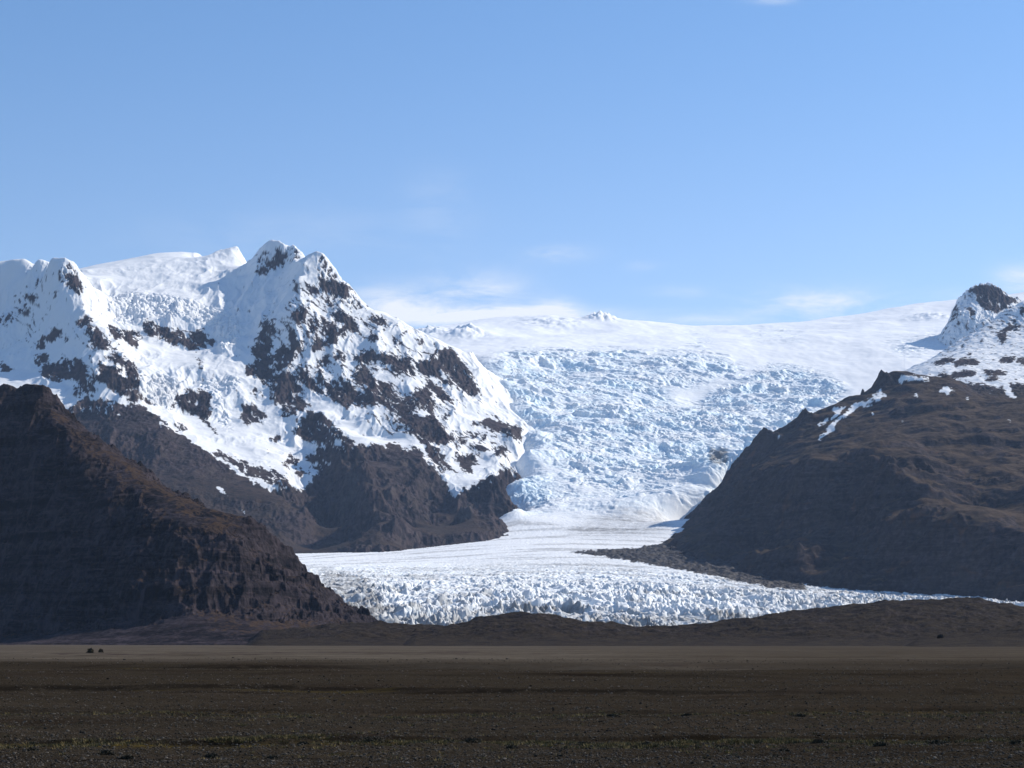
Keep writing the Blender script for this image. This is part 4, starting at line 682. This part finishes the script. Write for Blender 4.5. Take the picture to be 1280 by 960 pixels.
def boulder(u, vv, Y, w, h, seed, lb):
    r = np.random.default_rng(seed); n1, n2 = 14, 24
    th = np.linspace(0, np.pi, n1)[:, None]; f = np.linspace(0, 2 * np.pi, n2)[None]
    x = np.sin(th) * np.cos(f); y = np.sin(th) * np.sin(f); z = np.cos(th) + 0 * f
    d = 1 + .35 * fbm(x * 1.6 + seed, y * 1.6 + z * 1.3, 4, seed); d[:, -1] = d[:, 0]
    d = np.round(d * 6) / 6 * .5 + d * .5
    px, py, pz = at(u, vv, Y); s = Y / F
    V = np.stack([x * d * w * s * .5, y * d * w * s * .4, z * d * h * s * .62], -1).reshape(-1, 3)
    i = np.arange(n1 * n2).reshape(n1, n2); Q = np.stack([i[:-1, :-1], i[1:, :-1], i[1:, 1:], i[:-1, 1:]], -1).reshape(-1, 4)
    o = raw_mesh('boulder', V, Q, dict(tone=np.full(len(V), .2)), mst, True); o.location = (px, py, pz); tag(o, lb, 'boulder')
boulder(1176, 795.5, 1225, 8, 5, 501, 'dark boulder lying on the lower slope of the long moraine hill')
print('plain', time.time() - T0)

# ------------------------------------------------------------------ air
SUN_AZ, SUN_EL = 60.0, 36.5                    # degrees to the right of the view, and above the horizon
HAZE = 1.4e-5
if HAZE:
    me = bpy.data.meshes.new('haze')
    hx, y0, y1, z0, z1 = 30000., -1000., 15500., -120., 2900.
    me.from_pydata([(sx * hx, y, z) for z in (z0, z1) for y in (y0, y1) for sx in (-1, 1)], [], [(0, 2, 3, 1), (4, 5, 7, 6), (0, 1, 5, 4), (2, 6, 7, 3), (0, 4, 6, 2), (1, 3, 7, 5)])
    mh = bpy.data.materials.new('haze_air'); mh.use_nodes = True; nt = mh.node_tree; nt.nodes.remove(nt.nodes['Principled BSDF'])
    vs = nt.nodes.new('ShaderNodeVolumePrincipled'); vs.inputs['Color'].default_value = (.5, .68, 1., 1); vs.inputs['Density'].default_value = HAZE; vs.inputs['Anisotropy'].default_value = 0.
    nt.links.new(vs.outputs[0], nt.nodes['Material Output'].inputs['Volume'])
    me.materials.append(mh); o = bpy.data.objects.new('haze', me); COL.objects.link(o); tag(o, 'thin blue haze in the air between the plain and the peaks', 'haze', 'stuff')
    # the plain must not poke out of the box
# ------------------------------------------------------------------ sky, sun, camera
w = bpy.data.worlds.new('World'); scene.world = w; w.use_nodes = True; nt = w.node_tree; b = NB(nt)
bg = nt.nodes['Background']; sky = b.n('ShaderNodeTexSky', sky_type='NISHITA', sun_disc=False)
sky.sun_elevation = R(SUN_EL); sky.sun_rotation = R(SUN_AZ); sky.altitude = 100; sky.air_density = 1.; sky.dust_density = .3; sky.ozone_density = 2.5
tc_ = b.n('ShaderNodeTexCoord'); sp = b.n('ShaderNodeSeparateXYZ'); b.link(tc_.outputs['Generated'], sp.inputs[0])
yy = b.math('MAXIMUM', sp.outputs[1], .05); tx = b.math('DIVIDE', sp.outputs[0], yy); tz = b.math('DIVIDE', sp.outputs[2], yy)
cv = b.n('ShaderNodeCombineXYZ'); b.link(tx, cv.inputs[0]); b.link(b.math('MULTIPLY', tz, 3.4), cv.inputs[1])
n1 = b.noise(cv.outputs[0], 15., 10, .66, .5)
tot = None
# wisps of cloud in the sky: bearing, height, width, thickness, strength
for (u, v, su, sv, k) in [(545, 262, 40, 48, .14), (600, 370, 60, 26, .95), (490, 378, 60, 20, .95), (560, 394, 110, 10, 1.1), (700, 392, 70, 9, .6), (900, 398, 90, 9, .5), (700, 318, 36, 9, .6), (692, 384, 26, 12, .9), (1030, 382, 85, 20, 1.1), (855, 365, 40, 8, .3), (805, 333, 22, 6, .22), (1278, 348, 30, 16, 1.), (630, 398, 150, 11, 1.), (965, 0, 26, 5, .5), (360, 290, 180, 30, .12), (1190, 370, 60, 9, .4)]:
    a = b.math('DIVIDE', b.math('SUBTRACT', tx, (u - U0) / F), su / F); c = b.math('DIVIDE', b.math('SUBTRACT', tz, (HZ - v) / F), sv / F)
    g = b.math('MULTIPLY', b.math('POWER', 2.718, b.math('MULTIPLY', -1., b.math('ADD', b.math('MULTIPLY', a, a), b.math('MULTIPLY', c, c)))), k)
    tot = g if tot is None else b.math('ADD', tot, g)
cl = b.math('MULTIPLY', tot, b.ramp(n1, .3, .7), True)
gain = b.n('ShaderNodeMix', data_type='RGBA', blend_type='MULTIPLY'); gain.inputs[0].default_value = 1.; b.link(sky.outputs[0], gain.inputs[6]); b.link(b.mix(b.ramp(tz, .12, .4), (1.07, 1.07, 1.15), (.77, .97, 1.14)), gain.inputs[7])
mx = b.mix(cl, gain.outputs[2], (7., 7.3, 7.8)); b.link(mx, bg.inputs[0]); bg.inputs[1].default_value = .115
sl = bpy.data.lights.new('sun', 'SUN'); sl.energy = 5.; sl.angle = R(.53); sl.color = (1., .94, .84)
so = bpy.data.objects.new('sun', sl); COL.objects.link(so)
from mathutils import Vector
d = Vector((math.sin(R(SUN_AZ)) * math.cos(R(SUN_EL)), math.cos(R(SUN_AZ)) * math.cos(R(SUN_EL)), math.sin(R(SUN_EL))))
so.rotation_euler = d.to_track_quat('Z', 'Y').to_euler(); so.location = (800, 0, 3500)
cd = bpy.data.cameras.new('camera'); co = bpy.data.objects.new('camera', cd); COL.objects.link(co); scene.camera = co
co.location = (0, 0, CAM); co.rotation_euler = (R(90), 0, 0)
cd.sensor_width = 36; cd.lens = 36 * F / 1280; cd.shift_y = (HZ - 480) / 1280; cd.clip_start = .5; cd.clip_end = 120000
scene.view_settings.view_transform = 'Standard'; scene.view_settings.look = 'None'; scene.view_settings.exposure = .22; scene.view_settings.gamma = 1; scene.view_settings.use_curve_mapping = False
scene.cycles.volume_bounces = 1; scene.cycles.max_bounces = 5; scene.cycles.diffuse_bounces = 3
scene.cycles.use_denoising = True
print('done', time.time() - T0)
